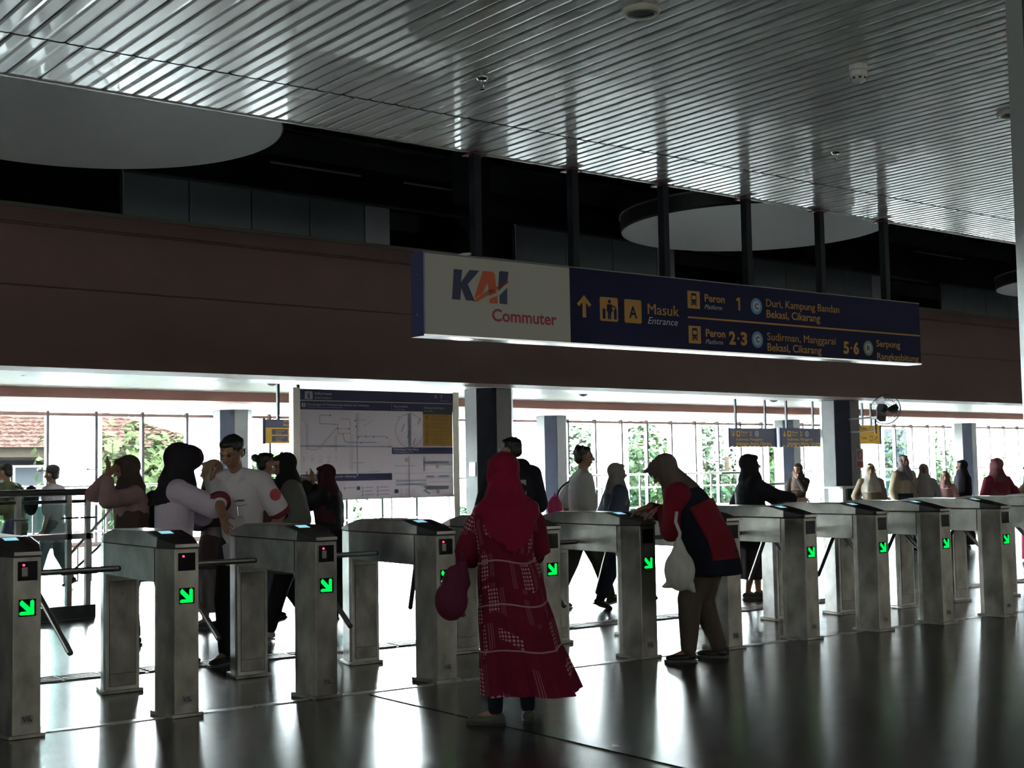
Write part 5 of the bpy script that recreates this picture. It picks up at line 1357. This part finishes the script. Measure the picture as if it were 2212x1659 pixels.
# ---- woman in black reaching out
T = -86; H = 1.555; X0, Y0 = 11.22, 9.42
p = Person('woman in black dress and dark headscarf reaching one arm out to the right', X0, Y0, T, H, lean=1, nod=-4, bulk=1.22, hands=((-.16,.06,.55),(.08,.30,.685)), elbow=((-.6,-.6,-.3),(.3,-.2,-1)), curl=(.4,.3), feet=((-.04,.05,0),(.05,-.05,0)))
p.body(); p.skirt(cloth('very dark brown skirt', (.030,.018,.018)), .14, .125, z0=.62); p.shoes(shoe_g, sole=charcoal); p.top('tunic', cloth('black tunic cloth', (.013,.013,.018)), .026, 1.75, hem=.16, flare=.05); p.scarf(cloth('charcoal headscarf', (.020,.020,.024)), front=.10, back=.13, wide=.13, puff=.008)
p.strap((-.05,.03,.84), (-.19,-.04,.60), c_lilac, off=.05, w_=.004)
# ---- far group at the right
p = Person('woman in brown headscarf and rose dress, hand at her mouth, by the far pillar', 18.45, 14.4, 150, 1.47, hands=((-.03,.13,.83),(.05,.15,.60)), nod=6, bulk=.9, elbow=((-.6,.3,-1),(.6,-.6,-.3)))
p.body(); p.skirt(c_rose, .05, .115); p.shoes(shoe_b); p.top('cardigan', cloth('deep brown cardigan', (.035,.022,.016)), .010, 1.8, hem=.22, flare=.02); p.scarf(c_dkbrown, front=.15, back=.2, wide=.10)
def robe(label, x, y, turn, H, top_c, low_c, scarf_c, hands=(None,None), bulk=1.1, front=.16, back=.18, wide=.125, hem=.2, flare=.03, **k):
    p = Person(label, x, y, turn, H, bulk=bulk, hands=hands, **k)
    p.body(); p.skirt(low_c, .05, .135); p.shoes(shoe_b); p.top('tunic', top_c, .012, 1.85, hem=hem, flare=flare, drape=.02); p.scarf(scarf_c, front=front, back=back, wide=wide)
    return p
robe('woman in beige headscarf and wide beige tunic just right of the fan pillar', 17.98, 12.6, 172, 1.45, cloth('sand tunic', (.27,.20,.14)), c_beige, cloth('pale beige scarf', (.50,.45,.38)), ((-.115,.05,.48),(.13,.05,.52)), 1.02, .17, .15, .115)
p = robe('tall woman in beige blouse with a shoulder strap, in the far right group', 18.9, 12.6, -165, 1.58, cloth('sand blouse', (.40,.34,.24)), c_denim, cloth('grey mauve scarf', (.17,.14,.16)), ((-.115,.03,.47),(.11,.03,.48)), .88, .11, .12, .10)
p.strap((.07,.055,.83), (-.11,.09,.60), charcoal, off=.045, w_=.005)
robe('woman in pale grey headscarf and grey tunic, second in the far right group', 19.17, 12.4, 176, 1.43, cloth('pale grey tunic', (.24,.25,.29)), c_grey, cloth('warm grey scarf', (.30,.27,.26)), ((-.115,.05,.50),(.11,.05,.52)), .98, .22, .2, .112)
robe('child in pink clothes holding a dark strap, in the far right group', 19.64, 12.3, 165, 1.30, c_rose, c_rose, cloth('pink child scarf', (.34,.20,.19)), ((-.05,.14,.60),(.05,.15,.62)), .80, .07, .07, .088)
robe('woman in black headscarf and black robe at the right end of the far group', 20.0, 12.2, 100, 1.48, c_black, c_black, cloth('black far scarf', (.018,.017,.024)), ((-.05,.13,.58),(.1,.1,.55)), 1.05, .24, .24, .125)
robe('woman in long maroon headscarf seen from behind at the right edge', 16.42, 9.5, 20, 1.49, c_maroon, c_maroon, cloth('maroon scarf', (.15,.055,.060)), ((-.13,.08,.55),(.12,.10,.60)), 1.08, .34, .46, .15)
robe('person in brown headscarf cut by the right edge of the photo', 17.5, 9.6, 60, 1.46, c_brown, c_maroon, c_dkbrown, ((-.05,.16,.74),(.1,.14,.66)), 1.15, .2, .25, .13)
# ---- two people at the far left behind the railing
p = Person('young man with a backpack walking left behind the near railing', 6.08, 17.5, 84, 1.66, female=False, lean=12, nod=-6, feet=((-.05,.14,0,12),(.05,-.14,.02,-22)), hands=((-.10,.12,.56),(.12,.02,.52)))
p.body(); p.hair(); p.trousers(c_denim); p.shoes(shoe_w); p.top('shirt', cloth('olive shirt', (.09,.10,.05)), .016, .95, hem=.06)
bag_thing('backpack', 'dark backpack on the young man behind the near railing', 'backpack', (6.27, 17.38, .98), R(44), lambda m: m.ell((0,-.0,.17), (.13,.09,.20)), c_black, [([(-.08,.06,.3),(-.09,.16,.36),(-.08,.22,.28)], .012)])
p = Person('person in a peaked cap and pale shirt walking left behind the near railing', 6.62, 17.5, 84, 1.60, female=False, lean=2, feet=((-.05,.13,0,12),(.05,-.13,.02,-22)))
p.body(); p.hair(); p.trousers(cloth('blue grey trousers', (.16,.17,.19))); p.shoes(shoe_b); p.top('shirt', c_lilac, .016, .95, hem=.08)
m = M().ell(p.P((0,-.010,.036)), (.055*1.6,.062*1.6,.048*1.6), p.hr); cp = m.build('cap', charcoal, p.t, smooth=True); M().ell(p.P((0,.075,.030)), (.04*1.6,.045*1.6,.006*1.6), p.hr).build('peak', charcoal, cp, smooth=True)
